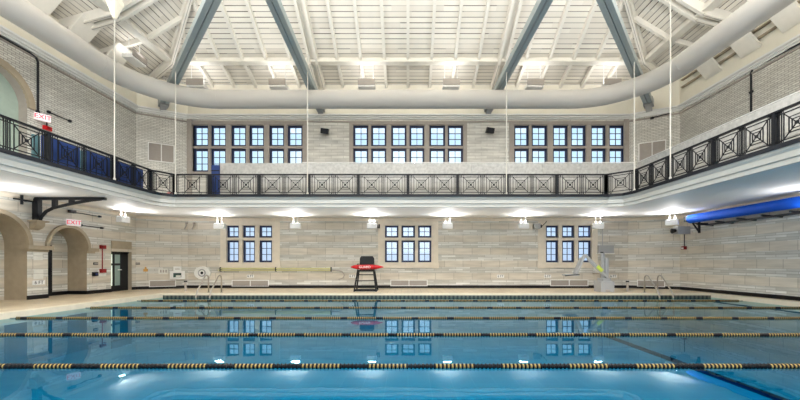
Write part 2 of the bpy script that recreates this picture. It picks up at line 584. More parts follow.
# deck, coping, pool
d = MB()
T = .10
d.box(-XW - 1.0, -XW - .5, 7, 15, -T, 0)
oy = .0
pl = [(-XW - .5, YF), (XW + .2, YF), (XW + .2, YW + .2), (-XW - .5, YW + .2)]
cp = .32
i0, i1, j0, j1 = PX0 - cp, PX1 + cp, PY0 - cp, PY1 + cp
for (x0, x1, y0, y1) in ((-XW - .52, XW + .1, j1, YW + .1), (-XW - .52, XW + .1, YF, j0), (-XW - .52, i0, j0, j1), (i1, XW + .1, j0, j1)):
    d.box(x0, x1, y0, y1, -T, 0)
struct('floor', d, M['deck'])
c = MB()
for (x0, x1, y0, y1) in ((i0, i1, PY1, j1), (i0, i1, j0, PY0), (i0, PX0, PY0, PY1), (PX1, i1, PY0, PY1)):
    c.box(x0, x1, y0, y1, -T, .012)
struct('trim_1', c, M['coping'])
ZB = -1.45
b = MB()
b.face([(PX0, PY0, ZB), (PX1, PY0, ZB), (PX1, PY1, ZB), (PX0, PY1, ZB)])
for (p, q) in (((PX0, PY1), (PX1, PY1)), ((PX1, PY1), (PX1, PY0)), ((PX1, PY0), (PX0, PY0)), ((PX0, PY0), (PX0, PY1))):
    b.face([(*p, ZB), (*q, ZB), (*q, -.24), (*p, -.24)], 0)
    b.face([(*p, -.24), (*q, -.24), (*q, -.1), (*p, -.1)], 1 if p[1] == q[1] else 2)
pb = struct('floor_pool_basin', b, [M['basin'], M['tile'], M['coping']])
MB().box(PX0, PX1, PY1 - .012, PY1 - .002, -.24, -.055).build('tile_band', M['tile'], pb)
MB().box(7.3, 7.6, PY0 + .4, PY1 - .6, ZB, ZB + .01).build('lane_line', M['darkline'], pb)
wt = MB().face([(PX0, PY0, ZWAT), (PX1, PY0, ZWAT), (PX1, PY1, ZWAT), (PX0, PY1, ZWAT)]).build('pool_water', M['water'])
tag(wt, 'still blue pool water mirroring the windows and wall', 'water', kind='stuff')

# baseboards
def bb(name, path): struct(name, MB().sweep(path, [(-.02, -.01), (.03, -.01), (.03, .145), (-.02, .145)]), M['base'])
bb('baseboard_left', [(-XW, YF), (-XW, 10.32)])
bb('baseboard_left_pier', [(-XW, 12.36), (-XW, 13.08)])
bb('baseboard_left_niche', [(-XW - .78, 13.6), (-XW - .78, 14.64), (-XW, 14.66), (-XW, 15.86)])
bb('baseboard_left_corner', [(-XW, 17.04), (-XW, YC), (-XC, YW), (X(596, YW), YW)])
bb('baseboard_right', [(X(611.5, YW), YW), (XC, YW), (XW, YC), (XW, YF)])

# gallery: soffit slab with moulded white fascia, dark kerb
g = MB()
inner = BAL; 
outer = [(-XW, YF), (-XW, YC), (-XC, YW), (-9.6, YW), (8.25, YW), (XC, YW), (XW, YC), (XW, YF)]
def strip(z, flip=False):
    a = [(-10.1, YF), (-10.1, 13.85), (-10.0, 14.25), (-9.6, YB), (8.25, YB), (8.75, 14.35), (8.93, 13.85), (8.93, YF)]
    o = [(-XW, YF), (-XW, 13.85), (-XW, YC), (-XC, YW), (XC, YW), (XW, YC), (XW, 13.85), (XW, YF)]
    for k in range(7):
        g.face([(*a[k], z), (*a[k + 1], z), (*o[k + 1], z), (*o[k], z)], 0)
strip(ZS); strip(ZF)
struct('ceiling_gallery_soffit', g, M['plaster'])
f = MB().sweep(BAL, [(-.06, ZS - .03), (.0, ZS - .03), (.0, ZS + .09), (.05, ZS + .11), (.05, ZS + .25), (.11, ZS + .31), (.15, ZS + .40), (-.06, ZS + .40)])
struct('trim_2', f, M['fascia'])
struct('trim_3', MB().sweep(BAL, [(-.1, ZF - .02), (.17, ZF - .04), (.17, ZF + .07), (-.1, ZF + .07)]), M['kerb'])
struct('trim_4', MB().sweep(WALL, [(-.01, ZS - .16), (.05, ZS - .16), (.07, ZS - .06), (.12, ZS - .01), (-.01, ZS - .01)]), M['surround'])
# upper cornice and frieze
HC = EZ + 7.46
struct('trim_5', MB().sweep(WALL, [(-.01, HC), (.07, HC), (.08, HC + .05), (.15, HC + .07), (.15, HC + .12), (.24, HC + .15), (.24, HC + .21), (-.01, HC + .21)]), M['white'])
struct('trim_6', MB().sweep(WALL, [(-.01, HC + .21), (.06, HC + .21), (.06, ZT - .02), (-.01, ZT - .02)]), M['cream'])
struct('trim_20', MB().sweep(WALL, [(-.01, EZ + 7.32), (.05, EZ + 7.32), (.05, EZ + 7.37), (-.01, EZ + 7.37)]), M['greystone'])
# arch mouldings and imposts on the left wall
def arch_mold(name, yc, zs, r, x, t=.14, proj=.08):
    mb = MB(); N = 24
    for k in range(N):
        a_, b_ = PI * k / N, PI * (k + 1) / N
        q = [(x - .02, yc - rr * math.cos(t_), zs + rr * math.sin(t_)) for rr, t_ in ((r, a_), (r, b_), (r + t, b_), (r + t, a_))]
        mb.prism(q, (proj + .02, 0, 0))
    return struct(name, mb, M['limestone'])
arch_mold('trim_7', 11.34, EZ + .63, 1.02, -XW)
arch_mold('trim_8', 13.87, EZ + .61, .79, -XW, .12)
arch_mold('trim_9', 11.34, EZ + 5.45, 1.02, -XW, .22)
def impost(name, y0, y1):
    struct(name, MB().box(-XW - .45, -XW + .14, y0 - .04, y1 + .04, EZ + .50, EZ + .64).box(-XW - .44, -XW + .03, y0 + .03, y1 - .03, EZ + .42, EZ + .50), M['limestone'])
impost('trim_10', 12.32, 13.12)
impost('trim_11', 14.62, 15.05)
struct('trim_12', MB().box(-XW - .01, -XW + .035, 15.85, 17.0, Z(249, 16.4), Z(241.5, 16.4)).box(-XW - .01, -XW + .05, 15.9, 16.95, Z(248, 16.4), Z(242.6, 16.4)), M['limestone'])
# corner pilaster strips upstairs
for i, (x0, x1) in enumerate(((-XC - .02, -XC + .22), (XC - .22, XC + .02))):
    struct('trim_%d' % (13 + i), MB().box(x0, x1, YW - .08, YW + .02, ZF, HC), M['greystone'])

# ------------------------------------------------------------------ roof
ring = [(-11.3, -2.0), (-11.3, 16.9), (11.3, 16.9), (11.3, -2.0)]
ZR = EZ + 9.82
SL = .60
half = 9.45; ridgeY = 7.45; RX = 11.3 - half; ZTOP = ZR + SL * half
E = [(-XW, YF), (-XW, YW + .1), (XW, YW + .1), (XW, YF)]
rb = MB(); rsd = MB()
def q3(p, z): return (p[0], p[1], z)
# lower skirt
rb.face([q3(E[1], ZT), q3(E[2], ZT), q3(ring[2], ZR), q3(ring[1], ZR)], 0)
rb.face([q3(E[0], ZT), q3(E[3], ZT), q3(ring[3], ZR), q3(ring[0], ZR)], 0)
rb.face([q3(E[0], ZT), q3(E[1], ZT), q3(ring[1], ZR), q3(ring[0], ZR)], 1)
rb.face([q3(E[3], ZT), q3(E[2], ZT), q3(ring[2], ZR), q3(ring[3], ZR)], 1)
A_, B_ = (-RX, ridgeY, ZTOP), (RX, ridgeY, ZTOP)
rb.face([q3(ring[1], ZR), q3(ring[2], ZR), B_, A_], 0)
rb.face([q3(ring[0], ZR), q3(ring[3], ZR), B_, A_], 0)
rb.face([q3(ring[0], ZR), q3(ring[1], ZR), A_], 1)
rb.face([q3(ring[3], ZR), q3(ring[2], ZR), B_], 1)
ceil = struct('ceiling', rb, [M['plank_y'], M['plank_x']])
def rafter(a, b_, w_=.13, h_=.2, name='rafter', drop=.12):
    a = Vector(a); b_ = Vector(b_); a.z -= drop; b_.z -= drop
    MB().bar(a, b_, w_, h_).build(name, M['rafter'], ceil)
def back_z(y): return ZR + SL * (16.9 - y) if y < 16.9 else ZR + (ZT - ZR) * (y - 16.9) / (YW + .1 - 16.9)
for k in range(-9, 10):
    x = 1.122 * k
    if abs(k) in (4,): continue
    yin = max(ridgeY, 16.9 - (11.3 - abs(x)))
    rafter((x, 16.9, ZR), (x, yin, back_z(yin)))
    rafter((x, YW, ZT + .02), (x, 16.9, ZR))
def principal(a, b_, across):
    a = Vector(a); b_ = Vector(b_); ac = Vector(across)
    a.z -= .2; b_.z -= .2
    mb = MB()
    mb.bar(a - ac * .17, b_ - ac * .17, .13, .36).bar(a + ac * .17, b_ + ac * .17, .13, .36).bar(a + Vector((0, 0, .1)), b_ + Vector((0, 0, .1)), .3, .08)
    dn = Vector((0, 0, -.19))
    for kk in (-1, 1): mb.bar(a + dn + ac * .17 * kk, b_ + dn + ac * .17 * kk, .02, .02, 1)
    mb.build('principal_rafter', [M['rafter'], M['grille']], ceil)
for s in (-1, 1):
    x = 4.5 * s
    yin = 16.9 - (11.3 - 4.5)
    principal((x, 16.9, ZR), (x, yin, back_z(yin)), (1, 0, 0))
    principal((x, YW, ZT), (x, 16.9, ZR), (1, 0, 0))
    principal((s * XW, YC + .6, ZT), (s * 11.3, 16.9, ZR), (.7, .7 * s, 0))
    principal((s * 11.3, 16.9, ZR), (s * RX, ridgeY, ZTOP), (.7, .7 * s, 0))
    for y in (15.3, 13.65, 12.1, 10.5, 9.0, 7.45, 5.9, 4.3, 2.7, 1.1):
        xi = max(RX, 11.3 - (16.9 - y)) if y > ridgeY else RX + 0 * y + max(0, ridgeY - y)
        zi = ZR + SL * (11.3 - xi)
        fn = principal if y in (13.65, 9.0, 4.3) else None
        if fn:
            principal((s * 11.3, y, ZR), (s * xi, y, zi), (0, 1, 0)); principal((s * XW, y, ZT), (s * 11.3, y, ZR), (0, 1, 0))
        else:
            rafter((s * 11.3, y, ZR), (s * xi, y, zi)); rafter((s * XW, y, ZT), (s * 11.3, y, ZR))
# ring purlin
for a, b_ in zip(ring, ring[1:]):
    MB().bar((*a, ZR - .12), (*b_, ZR - .12), .2, .16).bar((*a, ZR - .24), (*b_, ZR - .24), .36, .07).build('purlin', M['rafter'], ceil)
# second purlin seen as a broad grey strip just above

# short braces from the frieze up to the skirt
for y in (15.3, 13.65, 12.1, 10.5, 9.0, 7.45, 5.9, 4.3):
    for s in (-1, 1):
        MB().bar((s * (XW - .05), y, EZ + 8.15), (s * 12.2, y, ZT + .1), .8, .08).build('brace', M['rafter'], ceil)
for s in (-1, 1):
    for zz_ in (8.45, 8.8):
        MB().bar((s * (XW - .15), YF, EZ + zz_), (s * (XW - .15), 17, EZ + zz_), .12, .05).build('ledger', M['limestone'], ceil)

# steel tie beams
def tie(a, b_, lab):
    t = thing('tie_beam', a, lab, 'beam')
    a = Vector(a); b_ = Vector(b_); dd = (b_ - a).normalized(); sd = dd.cross(Vector((0, 0, 1)))
    for s in (-1, 1):
        o = sd * .095 * s
        MB().bar(a + o, b_ + o, .165, .26).build('channel', M['steelgreen'], t)
    MB().bar(a + Vector((0, 0, .09)), b_ + Vector((0, 0, .09)), .08, .05).build('web_plate', M['kerb'], t)
    # light grey shoe where the beam reaches the wall
    MB().bar(a - dd * .0, a + dd * .55, .40, .34).bar(a + dd * .04 + Vector((0, 0, -.34)), a + dd * .34 + Vector((0, 0, -.1)), .26, .14).build('shoe_plate', M['grey'], t)
ZTI = EZ + 7.98
tie((-4.48, 18.28, ZTI), (-3.35, YF + .1, ZTI), 'grey-green steel tie beam running forward, left of the two in the middle')
tie((4.12, 18.28, ZTI), (4.22, YF + .1, ZTI), 'grey-green steel tie beam running forward, right of the two in the middle')
tie((-12.30, 17.75, ZTI), (-4.65, 9.3, ZTI), 'grey-green steel tie beam slanting out of the back left corner')
tie((12.10, 17.75, ZTI), (4.75, 9.3, ZTI), 'grey-green steel tie beam slanting out of the back right corner')

# air duct
HD = EZ + 7.35
pts = []
XL_, XR_, YD = -11.35, 10.15, 15.85
R_ = 2.9
pts.append((XL_, YF + .2, HD)); pts += [(XL_, y, HD) for y in (0, 4, 8, 11)]
for k in range(0, 13):
    t = PI / 2 * k / 12
    pts.append((XL_ + R_ - R_ * math.cos(t), YD - R_ + R_ * math.sin(t), HD))
pts += [(x, YD, HD) for x in (-6, -3, 0, 3, 6)]
for k in range(0, 13):
    t = PI / 2 * k / 12
    pts.append((XR_ - R_ + R_ * math.sin(t), YD - R_ + R_ * math.cos(t), HD))
pts += [(XR_, y, HD) for y in (11, 8, 4, 0)] + [(XR_, YF + .2, HD)]
du = thing('air_duct', (0, YD, HD), 'fat pale grey round air duct bending around the hall under the roof', 'duct')
dt = MB().tube(pts, .39, 32).build('duct_tube', M['duct'], du, smooth=True)
for (p, q) in (((-8.45, YD), (-8.40, YD)), ((-.02, YD), (.03, YD)), ((7.2, YD), (7.25, YD))):
    MB().tube([(*p, HD), (*q, HD)], .398, 32).build('joint_ring', M['duct'], dt)
for y in (12.9, 8.5):
    for xx in (XL_, XR_):
        MB().tube([(xx, y, HD), (xx, y + .05, HD)], .398, 32).build('joint_ring', M['duct'], dt)

# rods
def rod(x, y, z0, z1, lab, gus=False, r=.022):
    t = thing('hanger_rod', (x, y, z0), lab, 'rod', None)
    MB().tube([(x, y, z0), (x, y, z1)], r, 8).build('rod_shaft', M['rodwhite'], t)
    MB().tube([(x, y, z0), (x, y, z0 + .08)], r * 2, 8).build('foot_socket', M['rodwhite'], t)
    if gus:
        mb = MB(); mb.tube([(x, y, z1 - .02), (x, y, z1 + .5)], .05, 4, radii=[.05, .24])
        mb.box(x - .17, x + .17, y - .2, y + .2, z1 + .48, z1 + .62)
        gu = mb.build('gusset', M['cream'], t)
        MB().bar((x, y, z1 + .6), (x, y, z1 + 1.7), .3, .3).build('drop_post', M['cream'], gu)
rz = ZF + .07
rod(X(175.5, YB - .1), YB - .1, rz, ZTI, 'thin white hanger rod at the back left bend of the gallery')
rod(X(307.5, YB - .08), YB - .08, rz, ZTI + .6, 'thin white hanger rod on the back railing, left of the middle windows')
rod(X(506.5, YB - .08), YB - .08, rz, ZTI + .6, 'thin white hanger rod on the back railing, right of the middle windows')
rod(8.82, 13.8, rz, ZTI, 'thin white hanger rod at the back right bend of the gallery')
rod(8.82, 11.9, rz, EZ + 8.9, 'white hanger rod crossing the duct above the right railing', True, .02)
rod(-9.99, 12.05, rz, EZ + 8.35, 'white hanger rod crossing the duct above the left railing', True, .02)

# roof floodlights
def flood(x, y, z, lab, rot=0, e=11):
    t = thing('roof_floodlight', (x, y, z), lab, 'light', 'floodlights hung under the roof')
    m = Matrix.Translation((x, y, z)) @ Matrix.Rotation(rot, 4, 'Z')
    hs = MB().box(-.40, .40, -.22, .22, -.06, .10, 0, m).build('housing', M['white'], t)
    MB().box(-.40, .40, -.26, -.22, .02, .30, 0, m).build('louvre', M['grille'], t)
    MB().box(-.36, .36, -.18, .18, .10, .13, 0, m).build('lamp_face', M['lamp'], hs)
    for s in (-1, 1):
        q = m @ Vector((.3 * s, 0, .1)); top = min(ZT + .35, back_z(y) - .1)
        MB().tube([q, (q.x, q.y, top)], .012, 6).build('hanging_rod', M['white'], t)
    area('floodlight_lamp', m @ Vector((0, 0, .2)), .9, e, (PI, 0, 0), (.99, .99, 1), .35)
ZFL = EZ + 8.45
for x, lab in ((-10.1, 'white roof floodlight nearest the left corner above the duct'), (-6.2, 'white roof floodlight over the left back windows'),
               (-1.97, 'white roof floodlight over the left of the middle windows'), (2.06, 'white roof floodlight over the right of the middle windows'),
               (6.05, 'white roof floodlight over the right back windows'), (9.7, 'white roof floodlight nearest the right corner above the duct')):
    flood(x, 17.0, ZFL, lab)
flood(-11.75, 15.2, EZ + 8.7, 'grey louvred floodlight over the left wall beside the corner beams', PI / 2, 4)
for s in (-1, 1):
    for y in (9.5, 4.5): area('side_flood_lamp', (s * 11.4, y, EZ + 7.9), 1.4, 35, (PI, 0, 0), (.99, .99, 1), .4)

# gallery uplights
def uplight(x, y, z, lab, rot=0, e=46):
    t = thing('uplight', (x, y, z), lab, 'light', 'uplights hung under the gallery')
    m = Matrix.Translation((x, y, z)) @ Matrix.Rotation(rot, 4, 'Z')
    hs = MB().box(-.24, .24, -.12, .12, -.12, .12, 0, m).build('housing', M['white'], t)
    MB().box(-.21, .21, -.10, .10, .12, .14, 0, m).build('lamp_face', M['lamp'], hs)
    for s in (-1, 1):
        q = m @ Vector((.11 * s, 0, .1))
        MB().tube([q, (q.x, q.y, ZS)], .014, 6).build('hanging_rod', M['white'], t)
    area('uplight_lamp', m @ Vector((0, -.02, .16)), .36, e * 1.6, (PI + .8, 0, rot), (.98, .99, 1), .12)
ZU = EZ + 1.84
for px, lab in ((219.5, 'white uplight on two rods left of the left lower window'), (295.5, 'white uplight on two rods between the left window and the guard chair'),
                (372, 'white uplight on two rods above the guard chair'), (447.5, 'white uplight on two rods right of the middle lower window'),
                (523.5, 'white uplight on two rods left of the right lower window'), (598, 'white uplight on two rods above the pool lift')):
    uplight(X(px, 17.45), 17.45, ZU, lab)
uplight(-12.55, 15.6, EZ + 1.93, 'white uplight under the gallery above the black glass door', PI / 2, 60)
uplight(12.35, 16.55, EZ + 1.92, 'white uplight at the near end of the blue rolled cover', -.9, 60)
for s in (-1, 1):
    for y in (11, 6.5, 2): area('gallery_side_fill', (s * 12.4, y, EZ + 1.5), 1.0, 22, (PI, 0, 0), (.98, .99, 1), .25)  # unseen area lights without fixtures, added fill for the side soffits

# ------------------------------------------------------------------ windows
def casement(mb, x0, x1, z0, z1, nx, nz, y):
    fw = .095
    mb.box(x0, x0 + fw, y - .04, y + .04, z0, z1).box(x1 - fw, x1, y - .04, y + .04, z0, z1)
    mb.box(x0 + fw, x1 - fw, y - .04, y + .04, z0, z0 + fw).box(x0 + fw, x1 - fw, y - .04, y + .04, z1 - fw, z1)
    for k in range(1, nx):
        c_ = x0 + fw + (x1 - x0 - 2 * fw) * k / nx
        mb.box(c_ - .014, c_ + .014, y - .02, y + .02, z0 + fw, z1 - fw)
    for k in range(1, nz):
        c_ = z0 + fw + (z1 - z0 - 2 * fw) * k / nz
        mb.box(x0 + fw, x1 - fw, y - .018, y + .018, c_ - .014, c_ + .014)
def window(n, lights, rows, z0, z1, stone, sill=None, ext=0.0):
    a_, b_ = opening(lights, .06)
    r = sroot('window_%d' % n, ((a_ + b_) / 2, YW, z0))
    st = MB()
    # stone mullions fill everything between the casements
    xs = [(X(p, YW + .13), X(q, YW + .13)) for p, q in lights]
    edges = [a_] + [e for p in xs for e in p] + [b_]
    for k in range(0, len(edges), 2):
        st.box(edges[k], edges[k + 1], YW - .0, YW + .3, z0, z1)
    zr = [z for rr in rows for z in rr]
    zz = [z0] + sorted(zr) + [z1]
    for k in range(0, len(zz), 2):
        if zz[k + 1] - zz[k] > .004:
            st.box(a_ + .001, b_ - .001, YW + .005, YW + .29, zz[k], zz[k + 1])
    if ext:
        st.box(a_ - ext, a_, YW - .03, YW + .02, z0 - ext, z1 + ext * .8).box(b_, b_ + ext, YW - .03, YW + .02, z0 - ext, z1 + ext * .8)
        st.box(a_, b_, YW - .03, YW + .02, z1, z1 + ext * .8).box(a_ - ext - .03, b_ + ext + .03, YW - .07, YW + .02, z0 - ext * .9, z0)
    st.build('mullions', stone, r)
    for (x0, x1) in xs:
        for (ra, rb_, nz) in [(rr[0], rr[1], k) for rr, k in zip(rows, row_n)]:
            m = MB(); casement(m, x0, x1, ra, rb_, 2, nz, YW + .16)
            c_ = m.build('casement', M['navyframe'], r)
            MB().box(x0 + .09, x1 - .09, YW + .16, YW + .164, ra + .09, rb_ - .09).build('pane', M['glass'], c_)
row_n = (3, 2)
for i, g_ in enumerate(LOWX):
    window(i + 1, g_, [(Z(262.3, YW), Z(240.3, YW)), (Z(237.6, YW), Z(225.4, YW))], LZ0, LZ1, M['surround'], ext=.3)
row_n = (3, 3)
for i, g_ in enumerate(UPX):
    window(i + 4, g_, [(Z(171.5, YW), Z(148.3, YW)), (Z(146, YW), Z(125, YW))], UZ0, UZ1, M['greystone'], ext=.16)

# ------------------------------------------------------------------ gallery railing
RT = EZ + 3.69
def railing(pts, lab, counts):
    """pts: post points in plan"""
    t = thing('balcony_railing', (*pts[0], ZF + .07), lab, 'railing', None)
    zb = ZF + .07
    path = pts
    def sm(name, o0, o1, z0, z1):
        MB().sweep(path, [(o0, z0), (o1, z0), (o1, z1), (o0, z1)]).build(name, M['black'], t)
    sm('top_rail', -.04, .04, RT - .05, RT)
    sm('upper_rail', -.012, .012, RT - .135, RT - .11)
    sm('lower_rail', -.012, .012, zb + .09, zb + .115)
    for p in pts:
        MB().box(p[0] - .06, p[0] - .025, p[1] - .03, p[1] + .03, zb, RT - .04).box(p[0] + .025, p[0] + .06, p[1] - .03, p[1] + .03, zb, RT - .04).box(p[0] - .03, p[0] + .03, p[1] - .02, p[1] + .02, zb, RT - .04).build('post', M['black'], t)
    z0, z1 = zb + .115, RT - .135
    H = z1 - z0; zc = (z0 + z1) / 2
    for (p, q), n in zip(zip(pts, pts[1:]), counts):
        p = Vector(p); q = Vector(q); L = (q - p).length; u = (q - p) / L
        st = .07; w_ = (L - 2 * st) / n
        for k in range(n):
            a_ = st + k * w_
            mb = MB(); cx = a_ + w_ / 2
            def V(uu, zz_): r = p + u * uu; return (r.x, r.y, zz_)
            hw = min(H / 2, w_ / 2 - .12)
            b2 = .019
            for uu in (cx - hw, cx + hw): mb.bar(V(uu, z0), V(uu, z1), b2, b2)
            for uu in (a_ + .02, a_ + .07, a_ + w_ - .07, a_ + w_ - .02): mb.bar(V(uu, z0 - .1), V(uu, z1 + .1), b2, b2)
            mb.bar(V(cx - hw, z0), V(cx + hw, z1), b2, b2).bar(V(cx - hw, z1), V(cx + hw, z0), b2, b2)
            for sc in (.60, .36):
                a2_, h2 = hw * sc, H / 2 * sc
                for s in (-1, 1):
                    mb.bar(V(cx + a2_ * s, zc - h2), V(cx + a2_ * s, zc + h2), b2, b2)
                    mb.bar(V(cx - a2_, zc + h2 * s), V(cx + a2_, zc + h2 * s), b2, b2)
            mb.bar(V(cx - .04, zc), V(cx + .04, zc), .03, .08)
            for uu in (cx - hw, cx + hw):
                for zz_ in (z0, z1):
                    s_ = -1 if uu < cx else 1
                    c_ = Vector(V(uu + .045 * s_, zz_ + (.05 if zz_ > zc else -.05)))
                    N = 6
                    ring_ = [c_ + Vector((u.x, u.y, 0)) * .04 * math.cos(2 * PI * j / N) + Vector((0, 0, .04 * math.sin(2 * PI * j / N))) for j in range(N + 1)]
                    mb.tube(ring_, .01, 4)
            mb.build('railing_panel', M['black'], t)
Lp = [(-10.1, 2.0), (-10.1, 4.02), (-10.1, 5.9), (-10.1, 7.9), (-10.1, 9.92), (-10.1, 12.15), (-10.1, 13.9), (-9.62, YB)]
railing(Lp, 'black iron balcony railing along the left gallery, navy padding behind it', [2] * 6 + [1])
Bp = [(-9.62, YB)] + [(2.045 * k, YB) for k in range(-4, 5)]
railing(Bp, 'black iron balcony railing of square panels along the back gallery', [1] + [2] * 8)
Rp = [(8.18, YB), (8.93, 13.9), (8.93, 12.1), (8.93, 10.35), (8.93, 8.6), (8.93, 6.85), (8.93, 5.1), (8.93, 3.4)]
railing(Rp, 'black iron balcony railing along the right gallery, pale steps behind it', [1] + [2] * 6)

# navy padding behind the left railing
for (y0, y1, lab) in ((10.08, 11.18, 'navy padded mat behind the left railing nearest the exit sign'), (11.44, 12.30, 'navy padded mat behind the left railing by the hanger rod'),
                      (12.56, 13.85, 'navy padded mat behind the left railing nearest the corner')):
    t = thing('padded_mat', (-10.4, y0, ZF), lab, 'mat', 'navy mats behind the left railing')
    MB().box(-10.46, -10.36, y0, y1, ZF, RT - .04).build('pad', M['navy'], t)
    for k in range(4):
        yy = y0 + (y1 - y0) * (k + .5) / 4
        MB().box(-10.365, -10.35, yy - .012, yy + .012, ZF + .04, RT - .1).build('seam', M['black'], t)
for (yy, lab) in ((9.9, 'narrow teal upright behind the left railing before the navy mats'), (11.31, 'narrow teal upright between the first two navy mats'), (12.43, 'narrow teal upright between the last two navy mats'), (8.9, 'narrow teal upright behind the left railing at the photo edge')):
    t = thing('teal_upright', (-10.4, yy, ZF), lab, 'post', 'teal uprights behind the left railing')
    MB().box(-10.44, -10.38, yy - .09, yy + .09, ZF, RT - .1).build('board', M['teal'], t)
    MB().box(-10.46, -10.36, yy - .1, yy + .1, ZF, ZF + .04).build('foot', M['black'], t)
t = thing('padded_mat', (-8.1, 14.95, ZF), 'narrow navy padded mat standing at the end of the stone parapet', 'mat')
MB().box(X(212, 15), X(219.5, 15), 14.95, 15.05, ZF, EZ + 4.16).build('pad', M['navy'], t)
MB().box(X(212, 15), X(220, 15), 14.93, 14.95, EZ + 3.9, EZ + 3.94).build('seam', M['black'], t)
t = thing('cloth_bundle', (-10.0, 14.85, ZF), 'small pinkish bundle behind the railing in the back left corner', 'bundle')
mb = MB(); mb.tube([(-10.15, 14.85, ZF + .09), (-10.0, 14.85, ZF + .13), (-9.82, 14.85, ZF + .10)], .12, 10, radii=[.07, .13, .08])
mb.build('folded_cloth', M['pink'], t, smooth=True)

# stepped seating and stone parapet behind the railing
t = thing('stepped_seating', (0, 15.2, ZF), 'pale stepped plank seating behind the back railing', 'seating')
x0s, x1s = X(222, 15.2), 9.25
for k in range(4):
    y = 14.98 + .16 * k; z = ZF + .18 + .19 * k
    MB().box(x0s, x1s, y, 15.55, z - .17, z).build('step_plank', M['seatgrey'], t)
t = thing('stepped_seating', (9.6, 8, ZF), 'pale stepped plank seating behind the right railing', 'seating')
for k in range(4):
    x = 9.28 + .18 * k; z = ZF + .18 + .19 * k
    MB().box(x, 10.05, 1.0, 14.9, z - .11, z).build('step_plank', M['seatgrey'], t)
HP = EZ + 4.42
t = thing('stone_parapet', (0, 15.62, ZF), 'speckled grey stone parapet behind the back railing under the upper windows', 'parapet')
seams = [X(220, 15.6), X(302, 15.6), X(359, 15.6), X(428, 15.6), X(471, 15.6), X(542, 15.6), X(597, 15.6), 10.0]
for a_, b_ in zip(seams, seams[1:]):
    MB().box(a_ + .006, b_ - .006, 15.58, 15.72, ZF, HP).build('slab', M['speckle'], t)
MB().box(X(302, 15.6), 10.0, 15.60, 15.64, HP + .03, HP + .05).build('cap_rail', M['white'], t)
t = thing('stone_parapet', (10.15, 8, ZF), 'speckled grey stone parapet behind the right railing', 'parapet')
ys = [1.0, 3.6, 6.2, 8.9, 11.5, 14.0, 15.56]
for a_, b_ in zip(ys, ys[1:]):
    MB().box(10.08, 10.22, a_ + .006, b_ - .006, ZF, HP).build('slab', M['speckle'], t)
MB().box(10.08, 10.12, 1.0, 15.5, HP + .02, HP + .04).build('cap_rail', M['white'], t)

# ------------------------------------------------------------------ lane ropes
def disc(mb, x, w_, r, mi, n=12, z=0, y=0):
    base = len(mb.v)
    for xx, rr in ((x - w_ / 2, r * .72), (x - w_ * .2, r), (x + w_ * .2, r), (x + w_ / 2, r * .72)):
        for j in range(n):
            mb.v.append((xx, y + rr * math.cos(2 * PI * j / n), z + rr * math.sin(2 * PI * j / n)))
    for k in range(3):
        for j in range(n):
            a_ = base + k * n + j; b_ = base + k * n + (j + 1) % n
            mb.f.append((a_, b_, b_ + n, a_ + n)); mb.mi.append(mi)
    mb.f.append(tuple(base + j for j in range(n))); mb.mi.append(mi)
    mb.f.append(tuple(base + 3 * n + j for j in range(n))); mb.mi.append(mi)
PER = .0535
gm = MB(); disc(gm, -PER / 4, PER * .54, .039, 0); disc(gm, PER / 4, PER * .36, .035, 1)
bm_ = MB(); disc(bm_, -PER / 4, PER * .54, .039, 0); disc(bm_, PER / 4, PER * .40, .029, 0)
gold_me = gm.mesh('float_disc', [M['blackp'], M['gold']]); black_me = bm_.mesh('float_disc', [M['blackp']])
labs = ['black and gold lane rope nearest the camera, across the whole pool', 'black and gold lane rope second from the camera',
        'black and gold lane rope third from the camera, mid pool', 'black and gold lane rope second from the far edge',
        'black and gold lane rope closest to the far pool edge']
for k in range(5):
    y = 4.82 + 2.125 * k
    t = thing('lane_rope', (0, y, ZWAT + .012), labs[k], 'lane rope', 'lane ropes across the pool')
    MB().tube([(PX0, y, ZWAT + .012), (PX1, y, ZWAT + .012)], .006, 6).build('cable', M['blackp'], t)
    n = int((PX1 - PX0 - .3) / PER); xs0 = PX0 + .2
    lst = []; ph = random.randrange(16)
    for j in range(n):
        x = xs0 + j * PER
        gold = ((j + ph) % 17) < (10 if k == 0 else 14)
        lst.append((abs(x), x, gold))
    lst.sort()
    for _, x, gold in lst[:100]:
        o = bpy.data.objects.new('float_disc', gold_me if gold else black_me); COL.objects.link(o)
        o.parent = t; o.location = (x, 0, 0)
    rest = MB()
    for _, x, gold in lst[100:]:
        disc(rest, x - PER / 4, PER * .54, .039, 0, 10, ZWAT + .012, y); disc(rest, x + PER / 4, PER * .36, .035 if gold else .029, 1 if gold else 0, 10, ZWAT + .012, y)
    o = rest.build('float_discs', [M['blackp'], M['gold']], t); o['kind'] = 'stuff'

